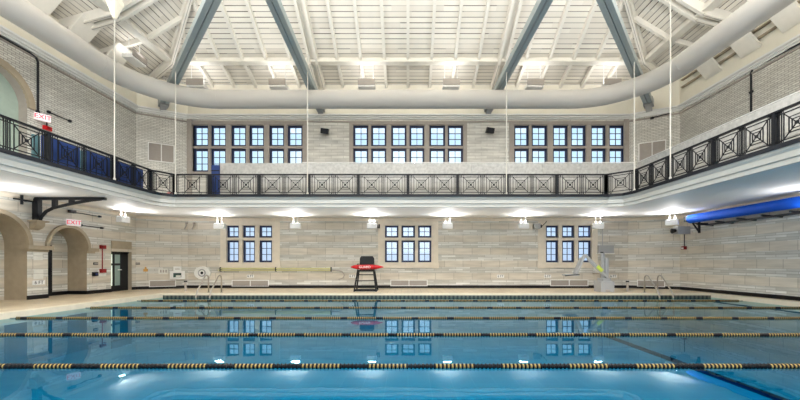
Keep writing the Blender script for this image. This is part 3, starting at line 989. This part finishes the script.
# ------------------------------------------------------------------ guard chair and rescue tube
YCh = 16.3
def cx(px): return X(px, YCh)
def cz(py): return Z(py, YCh)
t = thing('lifeguard_chair', (cx(366.5), YCh, 0), 'tall black lifeguard chair against the back wall', 'chair')
mb = MB()
bz0, bz1 = cz(270), cz(256)
xa, xb = cx(359), cx(374)
prof = []
for k in range(13):
    a_ = PI * k / 12
mb.prism([(xa + .02, YCh + .18, bz0), (xb - .02, YCh + .18, bz0), (xb, YCh + .18, bz0 + .12), (xb - .01, YCh + .2, bz1 - .1), (xb - .08, YCh + .2, bz1), (xa + .08, YCh + .2, bz1), (xa + .01, YCh + .2, bz1 - .1), (xa, YCh + .18, bz0 + .12)], (0, .07, 0))
mb.build('backrest', M['blackp'], t)
MB().box(xa - .02, xb + .02, YCh - .28, YCh + .2, cz(271.5), cz(269.8)).build('seat', M['blackp'], t)
for s, xt, xbm in ((-1, cx(358.5), cx(355.5)), (1, cx(374.0), cx(377.0))):
    for dy, dyb in ((-.25, -.42), (.18, .38)):
        MB().tube([(xt, YCh + dy, cz(270)), (xbm, YCh + dyb, .02)], .036, 8).build('leg', M['black'], t)
    MB().tube([(xt, YCh - .3, cz(264)), (xt, YCh + .22, cz(264))], .02, 8).tube([(xt, YCh - .27, cz(271)), (xt, YCh - .27, cz(264))], .02, 8).build('armrest', M['black'], t)
    MB().tube([(xbm, YCh - .45, .03), (xbm, YCh + .4, .03)], .03, 8).build('foot_bar', M['black'], t)
def lerp(a_, b_, f_): return a_ + (b_ - a_) * f_
for py in (274.5, 280.5, 289):
    f_ = (py - 270) / 21; xl = lerp(cx(358.5), cx(355.5), f_); xr = lerp(cx(374), cx(377), f_); yy = YCh + lerp(-.25, -.42, f_)
    MB().tube([(xl, yy, cz(py)), (xr, yy, cz(py))], .022 if py < 285 else .035, 8).build('rung', M['black'], t)
MB().box(cx(356), cx(377), YCh - .5, YCh - .35, .03, .10).build('step', M['black'], t)
t = thing('rescue_tube', (cx(367), YCh - .34, cz(267)), 'red foam rescue tube with pointed ends laid across the guard chair', 'rescue tube')
yy = YCh - .36; zz = cz(267)
MB().tube([(cx(352), yy, zz), (cx(355), yy, zz + .01), (cx(358.5), yy, zz), (cx(376), yy, zz), (cx(379.5), yy, zz + .01), (cx(384), yy, zz)], .1, 14, radii=[.02, .075, .105, .105, .07, .015]).build('foam_body', M['red'], t, smooth=True)
for px in (359.5, 375): MB().tube([(cx(px) - .02, yy, zz), (cx(px) + .02, yy, zz)], .108, 14).build('strap', M['darkred'], t)
text('lettering', 'GUARD', .15, M['white'], t, (cx(366), yy - .108, zz), (PI / 2, 0, 0))

# ------------------------------------------------------------------ pool lift
YL = 15.9
def lx(px): return X(px, YL)
def lz(py): return Z(py, YL)
t = thing('pool_lift', (lx(604), YL, 0), 'grey pool lift with raised slanting arm and hanging seat', 'pool lift')
MB().box(lx(597.5), lx(610.5), YL - .3, YL + .3, 0, lz(281)).box(lx(600), lx(608), YL - .22, YL + .22, lz(281), lz(278)).build('base', M['grey'], t)
MB().box(lx(602), lx(604.5), YL, YL + .12, lz(281), lz(253)).box(lx(605), lx(608), YL - .05, YL + .12, lz(281), lz(258)).build('mast', M['grey'], t)
MB().bar((lx(606), YL - .12, lz(277.5)), (lx(583), YL - .2, lz(255)), .07, .10).bar((lx(603), YL - .12, lz(277)), (lx(585), YL - .2, lz(259.5)), .04, .04).build('arm', M['grey'], t)
MB().bar((lx(600), YL - .19, lz(271)), (lx(595), YL - .2, lz(266.2)), .03, .15).build('arm_label', M['lime'], t)
MB().bar((lx(583), YL - .2, lz(255)), (lx(580), YL - .2, lz(259)), .12, .12).build('head', M['grey'], t)
MB().bar((lx(580), YL - .2, lz(258)), (lx(573), YL - .2, lz(274)), .3, .09).build('backrest', M['grey'], t)
MB().box(lx(562), lx(575), YL - .42, YL, lz(275.5), lz(274)).build('seat', M['grey'], t)
MB().tube([(lx(575), YL - .42, lz(274)), (lx(561), YL - .42, lz(275.5))], .02, 6).build('seat_rail', M['black'], t)
MB().box(lx(602), lx(606), YL - .34, YL - .3, .03, .12).build('cover_plate', M['grille'], t)
yb = YW - .02
t = thing('control_box', (X(604, YW), YW, Z(253, YW)), 'pale grey box mounted on the wall above the pool lift', 'box')
MB().box(X(597, YW), X(611.5, YW), YW - .22, YW, Z(253.5, YW), Z(245.5, YW)).build('housing', M['grey'], t)
MB().box(X(596, YW), X(612, YW), YW - .25, YW, Z(254, YW), Z(253.3, YW)).build('lid_edge', M['white'], t)
MB().box(X(598, YW), X(601, YW), YW - .23, YW - .2, Z(253, YW), Z(252, YW)).build('latch', M['black'], t)
MB().tube([(X(602, YW), YW - .04, Z(245.5, YW)), (X(602, YW), YW - .04, ZS - .2)], .02, 6).build('conduit', M['grey'], t)
t = thing('wall_bracket', (X(596, YW), YW, Z(273, YW)), 'small cream shelf bracket on the wall behind the lift arm', 'bracket')
MB().box(X(593, YW), X(600, YW), YW - .12, YW, Z(273, YW), Z(266, YW)).build('block', M['paper'], t)
MB().box(X(592.5, YW), X(600.5, YW), YW - .15, YW, Z(273.6, YW), Z(272.8, YW)).build('ledge', M['limestone'], t)

# ------------------------------------------------------------------ ladders
def ladder(xa, xb, s, lab):
    t = thing('pool_ladder', ((xa + xb) / 2, PY1, 0), lab, 'ladder', None)
    for x in (xa, xb):
        MB().tube([(x, 15.55, 0), (x, 15.55, .62), (x, 15.50, .72), (x, 15.40, .76), (x, 15.28, .72), (x, 14.72, .12), (x, 14.62, -.1), (x, 14.6, -1.0)], .03, 10).build('hand_rail', M['chrome'], t, smooth=True)
        MB().tube([(x, 15.55, .001), (x, 15.55, .02)], .06, 12).build('flange', M['chrome'], t)
    for z in (-.3, -.6, -.9):
        MB().box(xa, xb, 14.55, 14.65, z, z + .03).build('tread', M['chrome'], t)
ladder(X(644.5, 15.55), X(657.5, 15.55), 1, 'steel pool ladder with curved rails at the far right edge')
ladder(X(208.5, 15.55), X(221.5, 15.55), 1, 'steel pool ladder with curved rails at the far left edge')
for px, lab in ((185.5, 'short metal stanchion post on the deck at the back left'), (627.5, 'short metal stanchion post on the deck at the back right')):
    Y_ = 16.2
    t = thing('stanchion', (X(px, Y_), Y_, 0), lab, 'post', None)
    MB().tube([(X(px, Y_), Y_, 0), (X(px, Y_), Y_, .42)], .045, 10).build('post_sleeve', M['grille'], t)
    MB().tube([(X(px, Y_), Y_, .42), (X(px, Y_), Y_, .48)], .07, 10).build('cap', M['kerb'], t)

# ------------------------------------------------------------------ wall equipment on the back wall
def wx(px): return X(px, YW)
def wz(py): return Z(py, YW)
t = thing('rescue_crook', (wx(280), YW - .1, wz(269)), 'long pale yellow rescue pole with looped crook hung along the back wall', 'rescue pole')
MB().tube([(wx(221), YW - .1, wz(268.4)), (wx(331), YW - .1, wz(268.4))], .034, 8).build('pole', M['yellow'], t)
MB().tube([(wx(219), YW - .1, wz(270.2)), (wx(331), YW - .1, wz(270.2))], .034, 8).build('pole', M['yellow'], t)
MB().tube([(wx(331), YW - .1, wz(270)), (wx(338), YW - .1, wz(270.2)), (wx(342.5), YW - .1, wz(271.5)), (wx(345), YW - .1, wz(275)), (wx(343), YW - .1, wz(278)), (wx(338.5), YW - .1, wz(279.4))], .022, 6).build('crook', M['grille'], t)
for px in (221.5, 276.5, 331.5):
    MB().box(wx(px) - .02, wx(px) + .02, YW - .16, YW, wz(271.5), wz(267)).build('hook', M['kerb'], t)

def sphereish(mb, c, rx, rz, d_, n=28):
    pts_ = [(c[0] + rx * math.cos(2 * PI * k / n), c[1], c[2] + rz * math.sin(2 * PI * k / n)) for k in range(n)]
    mb.prism(pts_, (0, d_, 0)); return mb
t = thing('ring_buoy_case', (wx(203.3), YW - .1, wz(272.8)), 'white oval ring buoy case with dark ring on the back wall', 'life ring')
sphereish(MB(), (wx(203.3), YW - .12, wz(272.8)), .41, .33, .12).build('case', M['white'], t)
ringp = [(wx(203.3) + .17 * math.cos(2 * PI * k / 20), YW - .13, wz(272.8) + .17 * math.sin(2 * PI * k / 20)) for k in range(21)]
MB().tube(ringp, .03, 8).build('ring', M['grey'], t, smooth=True)
sphereish(MB(), (wx(203.3), YW - .14, wz(272.8)), .07, .07, .03, 14).build('hub', M['kerb'], t)

def vent(n_, px0, px1, py0, py1, lab, np_=2, on='back', ext=0.02):
    if on == 'back':
        p0 = Vector((X(px0, YW), YW)); p1 = Vector((X(px1, YW), YW)); z0, z1 = Z(py1, YW), Z(py0, YW)
    else:
        A__, B__ = on
        def hit(px):
            a = Vector(A__); b = Vector(B__); kx = (px - 408) / F
            s_ = (kx * a.y - a.x) / ((b.x - a.x) - kx * (b.y - a.y)); return a + (b - a) * s_
        p0, p1 = hit(px0), hit(px1)
        ym = p0.y; z0, z1 = Z(py1, ym), Z(py0, ym)
    u = (p1 - p0).normalized(); L = (p1 - p0).length; nrm = Vector((u.y, -u.x))
    m = Matrix(((u.x, -nrm.x, 0, p0.x), (u.y, -nrm.y, 0, p0.y), (0, 0, 1, 0), (0, 0, 0, 1)))
    t = thing('vent_grille', (p0.x + nrm.x * .01, p0.y + nrm.y * .01, z0), lab, 'vent', None)
    fw = .035
    fr = MB().box(0, L, -.04, 0.0, z1 - fw, z1, 0, m).box(0, L, -.04, 0.0, z0, z0 + fw, 0, m)
    for k in range(np_ + 1):
        a_ = (L - fw) * k / np_; fr.box(a_, a_ + fw, -.04, 0.0, z0 + fw, z1 - fw, 0, m)
    fr.build('frame', M['white'], t)
    for k in range(np_):
        a_ = (L - fw) * k / np_ + fw; b_ = (L - fw) * (k + 1) / np_
        lv = MB().box(a_, b_, -.01, 0.0, z0 + fw, z1 - fw, 0, m)
        zq = z0 + fw + .03
        while zq < z1 - fw - .02:
            lv.box(a_, b_, -.025, -.01, zq, zq + .02, 0, m); zq += .05
        lv.build('louvre_panel', M['grille'], t)
vent(1, 232, 269, 280, 286.3, 'low vent grille under the left lower window')
vent(2, 390.5, 427.5, 279.7, 286, 'low vent grille under the middle lower window')
vent(3, 550, 588, 279.5, 286, 'low vent grille under the right lower window')
CL = ((-XW, YC), (-XC, YW)); CR = ((XC, YW), (XW, YC))
vent(4, 149, 176, 280.3, 287, 'low vent grille in the back left corner bay', 1, CL)
vent(5, 637, 665, 279.7, 286.3, 'low vent grille in the back right corner bay', 1, CR)
vent(6, 148, 174.5, 142, 160.5, 'pale vent grille high in the left corner bay upstairs', 2, CL)
vent(7, 638.5, 666, 143.5, 163, 'pale vent grille high in the right corner bay upstairs', 2, CR)

# depth plates
def plate(loc, rz_, lab, body='6 FT', w_=.36, h_=.16):
    t = thing('depth_sign', loc, lab, 'sign', 'depth plates low on the walls')
    m = Matrix.Translation(loc) @ Matrix.Rotation(rz_, 4, 'Z')
    pt = MB().box(-w_ / 2, w_ / 2, -.02, 0.0, -h_ / 2, h_ / 2, 0, m).build('plate', M['white'], t)
    q = m @ Vector((0, -.022, 0))
    text('numeral', body, h_ * 1.05, M['blackp'], pt, q, (PI / 2, 0, rz_), .003)
for px, lab in ((250.5, 'small white depth plate under the left lower window'), (352.5, 'small white depth plate beside the guard chair'), (500.5, 'small white depth plate between the middle and right windows'),
                (547.5, 'small white depth plate left of the pool lift seat'), (613, 'small white depth plate right of the pool lift')):
    plate((wx(px), YW, wz(276.2)), 0, lab)
plate((-XW, X(0, 1) and 354 * XW / (408 - 38.5), Z(282.5, 354 * XW / (408 - 38.5))), PI / 2, 'white depth plate on the pier between the two left arches', w_=.42, h_=.16)

# left corner bay equipment
def hitC(px, A__, B__):
    a = Vector(A__); b = Vector(B__); kx = (px - 408) / F
    s_ = (kx * a.y - a.x) / ((b.x - a.x) - kx * (b.y - a.y)); return a + (b - a) * s_
def bay_m(px, py, A__=CL[0], B__=CL[1]):
    p = hitC(px, A__, B__); u = (Vector(B__) - Vector(A__)).normalized(); nrm = Vector((u.y, -u.x))
    return Matrix(((u.x, -nrm.x, 0, p.x), (u.y, -nrm.y, 0, p.y), (0, 0, 1, Z(py, p.y)), (0, 0, 0, 1)))
def bay_box(name, part, px, py, w_, h_, d_, mat, lab, cat, extra=None):
    m = bay_m(px, py)
    t = thing(name, m.translation, lab, cat, None)
    MB().box(-w_ / 2, w_ / 2, -d_, 0, -h_ / 2, h_ / 2, 0, m).build(part, M[mat], t)
    if extra: extra(t, m)
    return t
def aed(t, m):
    MB().box(-.17, .17, -.2, -.0, .2, .44, 0, m).build('upper_box', M['white'], t)
    MB().box(-.17, .17, -.235, -.22, -.11, .11, 0, m).build('screen', M['darkgreen'], t)
    MB().box(-.06, .15, -.245, -.235, -.10, -.01, 0, m).build('leaflet', M['paper'], t)
    MB().box(-.10, .10, -.21, -.2, .29, .33, 0, m).build('slot', M['grille'], t)
bay_box('wall_cabinet', 'cabinet_body', 177.7, 275, .64, .42, .22, 'white', 'white wall cabinet with dark green window in the left corner bay', 'cabinet', aed)
def sw(t, m):
    for k in (-1, 0, 1): MB().box(k * .11 - .03, k * .11 + .03, -.12, -.1, -.06, .08, 0, m).build('cover_flap', M['grille'], t)
bay_box('switch_box', 'box_body', 163.7, 271.3, .42, .26, .1, 'paper', 'pale grey switch box left of the white wall cabinet', 'box', sw)
def bell(t, m):
    MB().box(-.03, .03, -.08, -.0, -.02, .16, 0, m).build('stem', M['orange'], t)
bay_box('wall_bell', 'bell_body', 145.8, 270.2, .17, .13, .1, 'orange', 'small brass coloured bell on the wall right of the door', 'bell', bell)
def sgn(t, m): MB().box(-.09, .09, -.03, -.02, -.02, .02, 0, m).build('stripe', M['grille'], t)
def left_m(px, py):
    Y_ = F * XW / (408 - px); return Matrix(((0, -1, 0, -XW), (1, 0, 0, Y_), (0, 0, 1, Z(py, Y_)), (0, 0, 0, 1)))
def left_box(name, part, px, py, w_, h_, d_, mat, lab, cat, extra=None):
    m = left_m(px, py); t = thing(name, m.translation, lab, cat, None)
    MB().box(-w_ / 2, w_ / 2, -d_, 0, -h_ / 2, h_ / 2, 0, m).build(part, M[mat], t)
    if extra: extra(t, m)
    return t
bay_box('room_sign', 'sign_panel', 137.5, 263.6, .2, .1, .02, 'blackp', 'tiny black room sign just right of the glass door', 'sign', sgn)
left_box('room_sign', 'sign_panel', 95.5, 263.6, .22, .1, .02, 'blackp', 'tiny black room sign right of the smaller left arch', 'sign', sgn)
def knob(t, m): MB().box(-.04, .04, -.13, -.1, -.04, .04, 0, m).build('button', M['navy'], t)
left_box('call_box', 'box_body', 94.0, 274, .2, .17, .1, 'blackp', 'small dark blue call box beside the smaller left arch', 'box', knob)
def trim_(t, m): MB().box(-.17, .17, -.015, -.01, .02, .03, 0, m).build('text_line', M['grille'], t)
left_box('wall_notice', 'notice_panel', 102.5, 274, .36, .2, .01, 'paper', 'pale notice below the red alarm box', 'notice', trim_)
left_box('wall_notice', 'notice_panel', 101.5, 287, .44, .3, .01, 'paper', 'pale notice low on the wall left of the door', 'notice', trim_)
left_box('wall_notice', 'notice_panel', 38.3, 274.2, .34, .34, .01, 'paper', 'pale square notice on the pier above the depth plate', 'notice', trim_)
left_box('wall_notice', 'notice_panel', 38.0, 256.5, .32, .26, .01, 'paper', 'pale notice on the pier just below the stone impost', 'notice', trim_)
def alarm(t, m):
    MB().box(-.07, .07, -.12, -.08, -.06, .06, 0, m).build('lens', M['darkred'], t)
    MB().box(-.012, .012, -.03, 0, -1.0, -.08, 0, m).build('conduit', M['darkred'], t)
    MB().box(-.13, .13, -.09, 0, -1.12, -.95, 0, m).build('pull_station', M['darkred'], t)
left_box('fire_alarm', 'horn', 102, 247, .26, .16, .08, 'darkred', 'red fire alarm horn with pull station on a red conduit', 'alarm', alarm)
# exit signs
def exit_sign(px, py, lab, w_=.42, h_=.24):
    m = left_m(px, py); t = thing('exit_sign', m.translation, lab, 'sign', None)
    m2 = m @ Matrix.Translation((0, -.16, 0)) @ Matrix.Rotation(math.radians(-32), 4, 'Z')
    sb = MB().box(-w_ / 2, w_ / 2, -.05, .05, -h_ / 2, h_ / 2, 0, m2).build('sign_box', M['signwhite'], t)
    MB().box(-.05, .05, -.2, 0, -.05, .05, 0, m).build('wall_mount', M['grey'], t)
    q = m2 @ Vector((0, -.054, 0))
    text('lettering', 'EXIT', h_ * .9, M['pinksign'], sb, q, m2.to_euler() if False else (PI / 2, 0, m2.to_euler().z), .004)
exit_sign(69.5, 222.7, 'white exit sign with red letters over the smaller left arch')
exit_sign(38, 117.5, 'white exit sign with red letters above the left gallery railing')
# conduits and devices on the left wall
def left_conduit(pts_, lab, r=.02, name='conduit_pipe'):
    P_ = []
    for px, py in pts_:
        Y_ = F * (XW - .04) / (408 - px); P_.append((-XW + .04, Y_, Z(py, Y_)))
    t = thing(name, P_[0], lab, 'pipe', None)
    MB().tube(P_, r, 6).build('pipe_run', M['kerb'], t)
    for q in (P_[0], P_[-1]): MB().box(q[0] - .04, q[0] + .03, q[1] - .05, q[1] + .05, q[2] - .04, q[2] + .04).build('junction_box', M['kerb'], t)
left_conduit([(-4, 34), (30, 53), (36, 57.5), (38, 62), (38, 112)], 'dark conduit running along the upper left wall down to the exit sign', .035)
left_conduit([(49, 112), (70, 121)], 'short dark conduit right of the upper exit sign')
left_conduit([(72.5, 212), (100, 216.5)], 'short dark conduit on the left wall above the lower exit sign')
left_conduit([(81, 225.2), (102, 228)], 'short dark conduit right of the lower exit sign')
m = left_m(46, 128)
t = thing('fire_alarm', m.translation, 'red fire alarm just above the left railing under the exit sign', 'alarm')
MB().box(-.13, .13, -.1, 0, -.08, .06, 0, m).build('horn', M['red'], t); MB().box(-.05, .05, -.13, -.1, -.05, .03, 0, m).build('lens', M['darkred'], t)
MB().tube([m @ Vector((0, -.03, .05)), m @ Vector((0, -.03, .5))], .02, 6).build('conduit', M['kerb'], t)
# right wall conduit
P_ = []
for px, py in ((806, 40), (758, 65.5), (752.5, 69), (751, 73), (751, 118)):
    Y_ = F * (XW - .04) / (px - 408); P_.append((XW - .04, Y_, Z(py, Y_)))
t = thing('conduit_pipe', P_[0], 'dark conduit running along the upper right wall and turning down', 'pipe')
MB().tube(P_, .035, 6).build('pipe_run', M['kerb'], t)
MB().box(XW - .07, XW, P_[3][1] - .06, P_[3][1] + .06, Z(93, P_[3][1]), Z(91, P_[3][1])).build('clamp', M['kerb'], t)
t = thing('conduit_pipe', (XC + .5, YW - .4, EZ + 6.7), 'short dark slanting conduit in the upper right corner bay', 'pipe')
a_ = hitC(652, *CR); b_ = hitC(671, *CR)
MB().tube([(a_.x - .03, a_.y - .05, Z(118, a_.y)), (b_.x - .03, b_.y - .05, Z(113.5, b_.y))], .03, 6).build('pipe_run', M['kerb'], t)
MB().box(a_.x - .09, a_.x + .03, a_.y - .12, a_.y, Z(119.5, a_.y), Z(117.5, a_.y)).build('end_box', M['kerb'], t)

# upstairs speakers
for px, py, lab in ((326, 133, 'black loudspeaker on the upper back wall, left of the middle windows'), (489, 132.3, 'black loudspeaker on the upper back wall, right of the middle windows')):
    t = thing('loudspeaker', (wx(px), YW, wz(py)), lab, 'speaker', None)
    m = Matrix.Translation((wx(px), YW - .26, wz(py))) @ Matrix.Rotation(math.radians(18), 4, 'X') @ Matrix.Rotation(math.radians(8), 4, 'Y')
    MB().box(-.19, .19, -.14, .14, -.13, .13, 0, m).build('cabinet', M['blackp'], t)
    MB().box(-.16, .16, -.155, -.14, -.10, .10, 0, m).build('front_grille', M['kerb'], t)
    MB().box(wx(px) - .03, wx(px) + .03, YW - .2, YW, wz(py) - .03, wz(py) + .05).build('bracket', M['black'], t)
# cameras under the gallery
t = thing('security_camera', (wx(535), YW, wz(226)), 'grey camera box under the gallery left of the right lower window', 'camera')
MB().box(wx(532.5), wx(538.5), YW - .3, YW - .08, wz(229), wz(224)).build('housing', M['grey'], t)
MB().box(wx(538.5), wx(540.5), YW - .2, YW - .1, wz(228), wz(225)).build('lens_hood', M['kerb'], t)
MB().tube([(wx(541), YW - .04, wz(227)), (wx(546), YW - .04, wz(222)), (wx(546), YW - .04, ZS - .16)], .018, 6).build('cable', M['kerb'], t)
MB().box(wx(535) - .03, wx(535) + .03, YW - .1, YW, wz(227), wz(226)).build('bracket', M['grey'], t)
t = thing('security_camera', (wx(378), YW, wz(226)), 'tiny dark camera on the wall right of the uplight over the guard chair', 'camera')
MB().box(wx(376.5), wx(378), YW - .14, YW - .04, wz(228.5), wz(225)).box(wx(378.6), wx(380), YW - .14, YW - .04, wz(228.5), wz(224.5)).build('body', M['kerb'], t)
MB().box(wx(377), wx(379.6), YW - .05, YW, wz(227.5), wz(226.8)).build('bracket', M['kerb'], t)
t = thing('security_camera', (-XW, 15.1, Z(211.5, 13.9)), 'small dark camera at the start of the conduit under the left gallery', 'camera')
m = left_m(69, 211.5)
t.location = m.translation
MB().box(-.14, .1, -.2, -.08, -.06, .05, 0, m).build('body', M['kerb'], t)
MB().box(-.03, .03, -.09, 0, -.03, .02, 0, m).build('bracket', M['grey'], t)
for px, lab in ((187, 'left one of two small hooks near the back left corner under the gallery'), (194.5, 'right one of two small hooks near the back left corner under the gallery')):
    t = thing('wall_hook', (wx(px), YW, wz(227)), lab, 'hook', None)
    MB().tube([(wx(px), YW - .1, wz(222.5)), (wx(px), YW - .08, wz(226)), (wx(px) - .08, YW - .1, wz(229.5))], .03, 6).build('hook_arm', M['grille'], t)
    MB().box(wx(px) - .04, wx(px) + .04, YW - .1, YW, wz(224), wz(222.5)).build('mount', M['grille'], t)

# ------------------------------------------------------------------ glass door
dw = sroot('door_1', (-XW, 16.3, 0))
y0, y1, zt = 15.88, 16.98, Z(252.3, 16.3)
xd = -XW - .18
MB().box(xd - .06, xd + .04, y0 - .05, y1 + .1, zt - .04, zt + .1).box(xd - .05, xd + .05, y0, y0 + .09, 0, zt).box(xd - .05, xd + .05, y1 - .42, y1, 0, zt).box(xd - .05, xd + .05, y0, y1, zt - .1, zt).box(xd - .05, xd + .05, y0 + .09, y1 - .42, 0, .26).box(xd - .04, xd + .04, y0 + .09, y1 - .42, 1.18, 1.28).box(xd - .05, xd + .06, y0 + .24, y0 + .32, .26, zt - .1).build('door_frame', M['black'], dw)
MB().box(xd - .01, xd + .01, y0 + .32, y1 - .42, .26, zt - .1).build('door_pane', M['doorglass'], dw)
MB().box(xd - .01, xd + .01, y0 + .09, y0 + .24, .26, zt - .1).build('side_pane', M['outside'], dw)
MB().tube([(xd + .08, y1 - .62, .98), (xd + .08, y1 - .42, .98)], .02, 6).build('door_handle', M['white'], dw)
d2 = sroot('door_2', (-XW - .49, 13.4, 0))
MB().box(-XW - .8, -XW - .72, 13.10, 13.95, 0, EZ + .72).build('door_leaf', M['black'], d2)
MB().box(-XW - .72, -XW - .67, 13.8, 13.85, .82, 1.1).build('door_handle', M['black'], d2)

# ------------------------------------------------------------------ gallery bracket on its corbel
Yk = 354 * 13.15 / (408 - 38)
t = thing('stone_corbel', (-XW, Yk, Z(229.5, Yk)), 'rounded stone corbel under the black bracket between the left arches', 'corbel')
zc0, zc1 = Z(230, Yk), Z(220.5, Yk)
prof_ = [(-XW, zc1 - .06), (-XW + .26, zc1 - .06), (-XW + .25, zc1 - .18), (-XW + .16, zc0 + .06), (-XW, zc0)]
mb = MB().prism([(x, Yk - .15, z) for x, z in prof_], (0, .30, 0))
mb.build('corbel_body', M['limestone'], t)
MB().box(-XW, -XW + .34, Yk - .22, Yk + .22, zc1 - .06, zc1).build('cap', M['limestone'], t)
t = thing('steel_bracket', (-XW + .15, Yk, zc1), 'black iron bracket with curved brace carrying the left gallery', 'bracket')
MB().box(-XW + .02, -XW + .22, Yk - .08, Yk + .08, zc1, ZS - .015).build('upright', M['black'], t)
MB().box(-XW + .22, -10.75, Yk - .06, Yk + .06, ZS - .10, ZS - .015).build('top_arm', M['black'], t)
br = [(-13.10, 1.50), (-13.03, 1.66), (-12.86, 1.85), (-12.62, 1.97), (-12.3, 2.05), (-11.8, 2.16), (-11.2, 2.26), (-10.9, 2.29)]
MB().tube([(x, Yk, EZ + z) for x, z in br], .055, 8).build('curved_brace', M['black'], t)
for xx, hh in ((-12.55, 1.98), (-11.95, 2.12)):
    MB().box(xx - .07, xx + .07, Yk - .05, Yk + .05, EZ + hh, ZS - .05).build('strut', M['black'], t)
t = thing('pipe_valve', (-XW + .1, Yk - .5, Z(202, Yk)), 'small dark valve beside the top of the black bracket', 'valve')
zv = Z(202.3, Yk)
MB().tube([(-XW + .12, Yk - .1, zv), (-XW + .12, Yk - .75, zv)], .03, 8).build('pipe', M['black'], t)
MB().tube([(-XW + .12, Yk - .5, zv - .16), (-XW + .12, Yk - .5, zv + .16)], .04, 8).build('valve_body', M['black'], t)
MB().tube([(-XW, Yk - .3, zv), (-XW + .12, Yk - .3, zv)], .03, 8).build('mount', M['black'], t)

# ------------------------------------------------------------------ rolled blue cover on the right wall
t = thing('rolled_cover', (12.7, 16.1, EZ + 1.98), 'long bright blue rolled cover mounted high along the right wall', 'pool cover')
MB().tube([(12.72, 15.95, EZ + 2.0), (12.72, 5.0, EZ + 2.0)], .19, 24).build('blue_roll', M['blue'], t, smooth=True)
for k in range(12):
    y = 15.6 - .95 * k
    MB().bar((12.72, y, EZ + 1.74), (XW, y - .18, EZ + 1.66), .06, .06).build('cradle_arm', M['black'], t)
MB().bar((13.0, 15.3, EZ + 1.68), (13.0, 5.0, EZ + 1.68), .09, .07).build('carrier_rail', M['black'], t)
MB().prism([(12.62, 15.7, EZ + 1.80), (12.95, 15.7, EZ + 1.80), (12.95, 15.7, EZ + 1.72)], (0, .06, 0)).bar((12.64, 15.72, EZ + 1.8), (12.94, 15.72, EZ + 1.38), .05, .05).box(12.90, 12.96, 15.68, 15.76, EZ + 1.35, EZ + 1.85).box(12.96, XW, 15.68, 15.76, EZ + 1.72, EZ + 1.80).build('end_bracket', M['black'], t)
MB().box(12.62, 12.85, 15.95, 16.2, EZ + 1.9, EZ + 2.12).build('axle_block', M['black'], t)
Yr = 15.9
t = thing('wall_projector', (X(683, 16), 16.1, Z(230, 16)), 'grey box with black nose under the end of the blue roll', 'projector')
x_ = X(682.5, 16.1)
MB().box(x_ - .28, x_ + .28, 16.0, 16.3, Z(234, 16.1), Z(226.5, 16.1)).build('housing', M['grey'], t)
MB().tube([(x_ - .28, 16.15, Z(230.5, 16.1)), (x_ - .44, 16.15, Z(231, 16.1))], .1, 10, radii=[.07, .12]).build('nose', M['blackp'], t)
MB().box(x_ + .2, XW, 16.12, 16.2, Z(228.5, 16.1), Z(227.5, 16.1)).build('wall_arm', M['grey'], t)
t = thing('pull_switch', (XW - .1, 16.9, Z(248, 16.9)), 'small dark red pull switch on a thin conduit below the grey box', 'switch')
Yq = F * (XW - .06) / (684 - 408)
MB().tube([(XW - .04, Yq, Z(247, Yq)), (XW - .04, Yq, Z(234, Yq))], .018, 6).build('conduit', M['kerb'], t)
MB().box(XW - .12, XW, Yq - .1, Yq + .1, Z(249.5, Yq), Z(246.3, Yq)).build('switch_box', M['darkred'], t)
MB().box(XW - .16, XW - .12, Yq - .05, Yq + .03, Z(249, Yq), Z(247.5, Yq)).build('button', M['white'], t)

solidify_normals()
print('objects', len(bpy.data.objects))
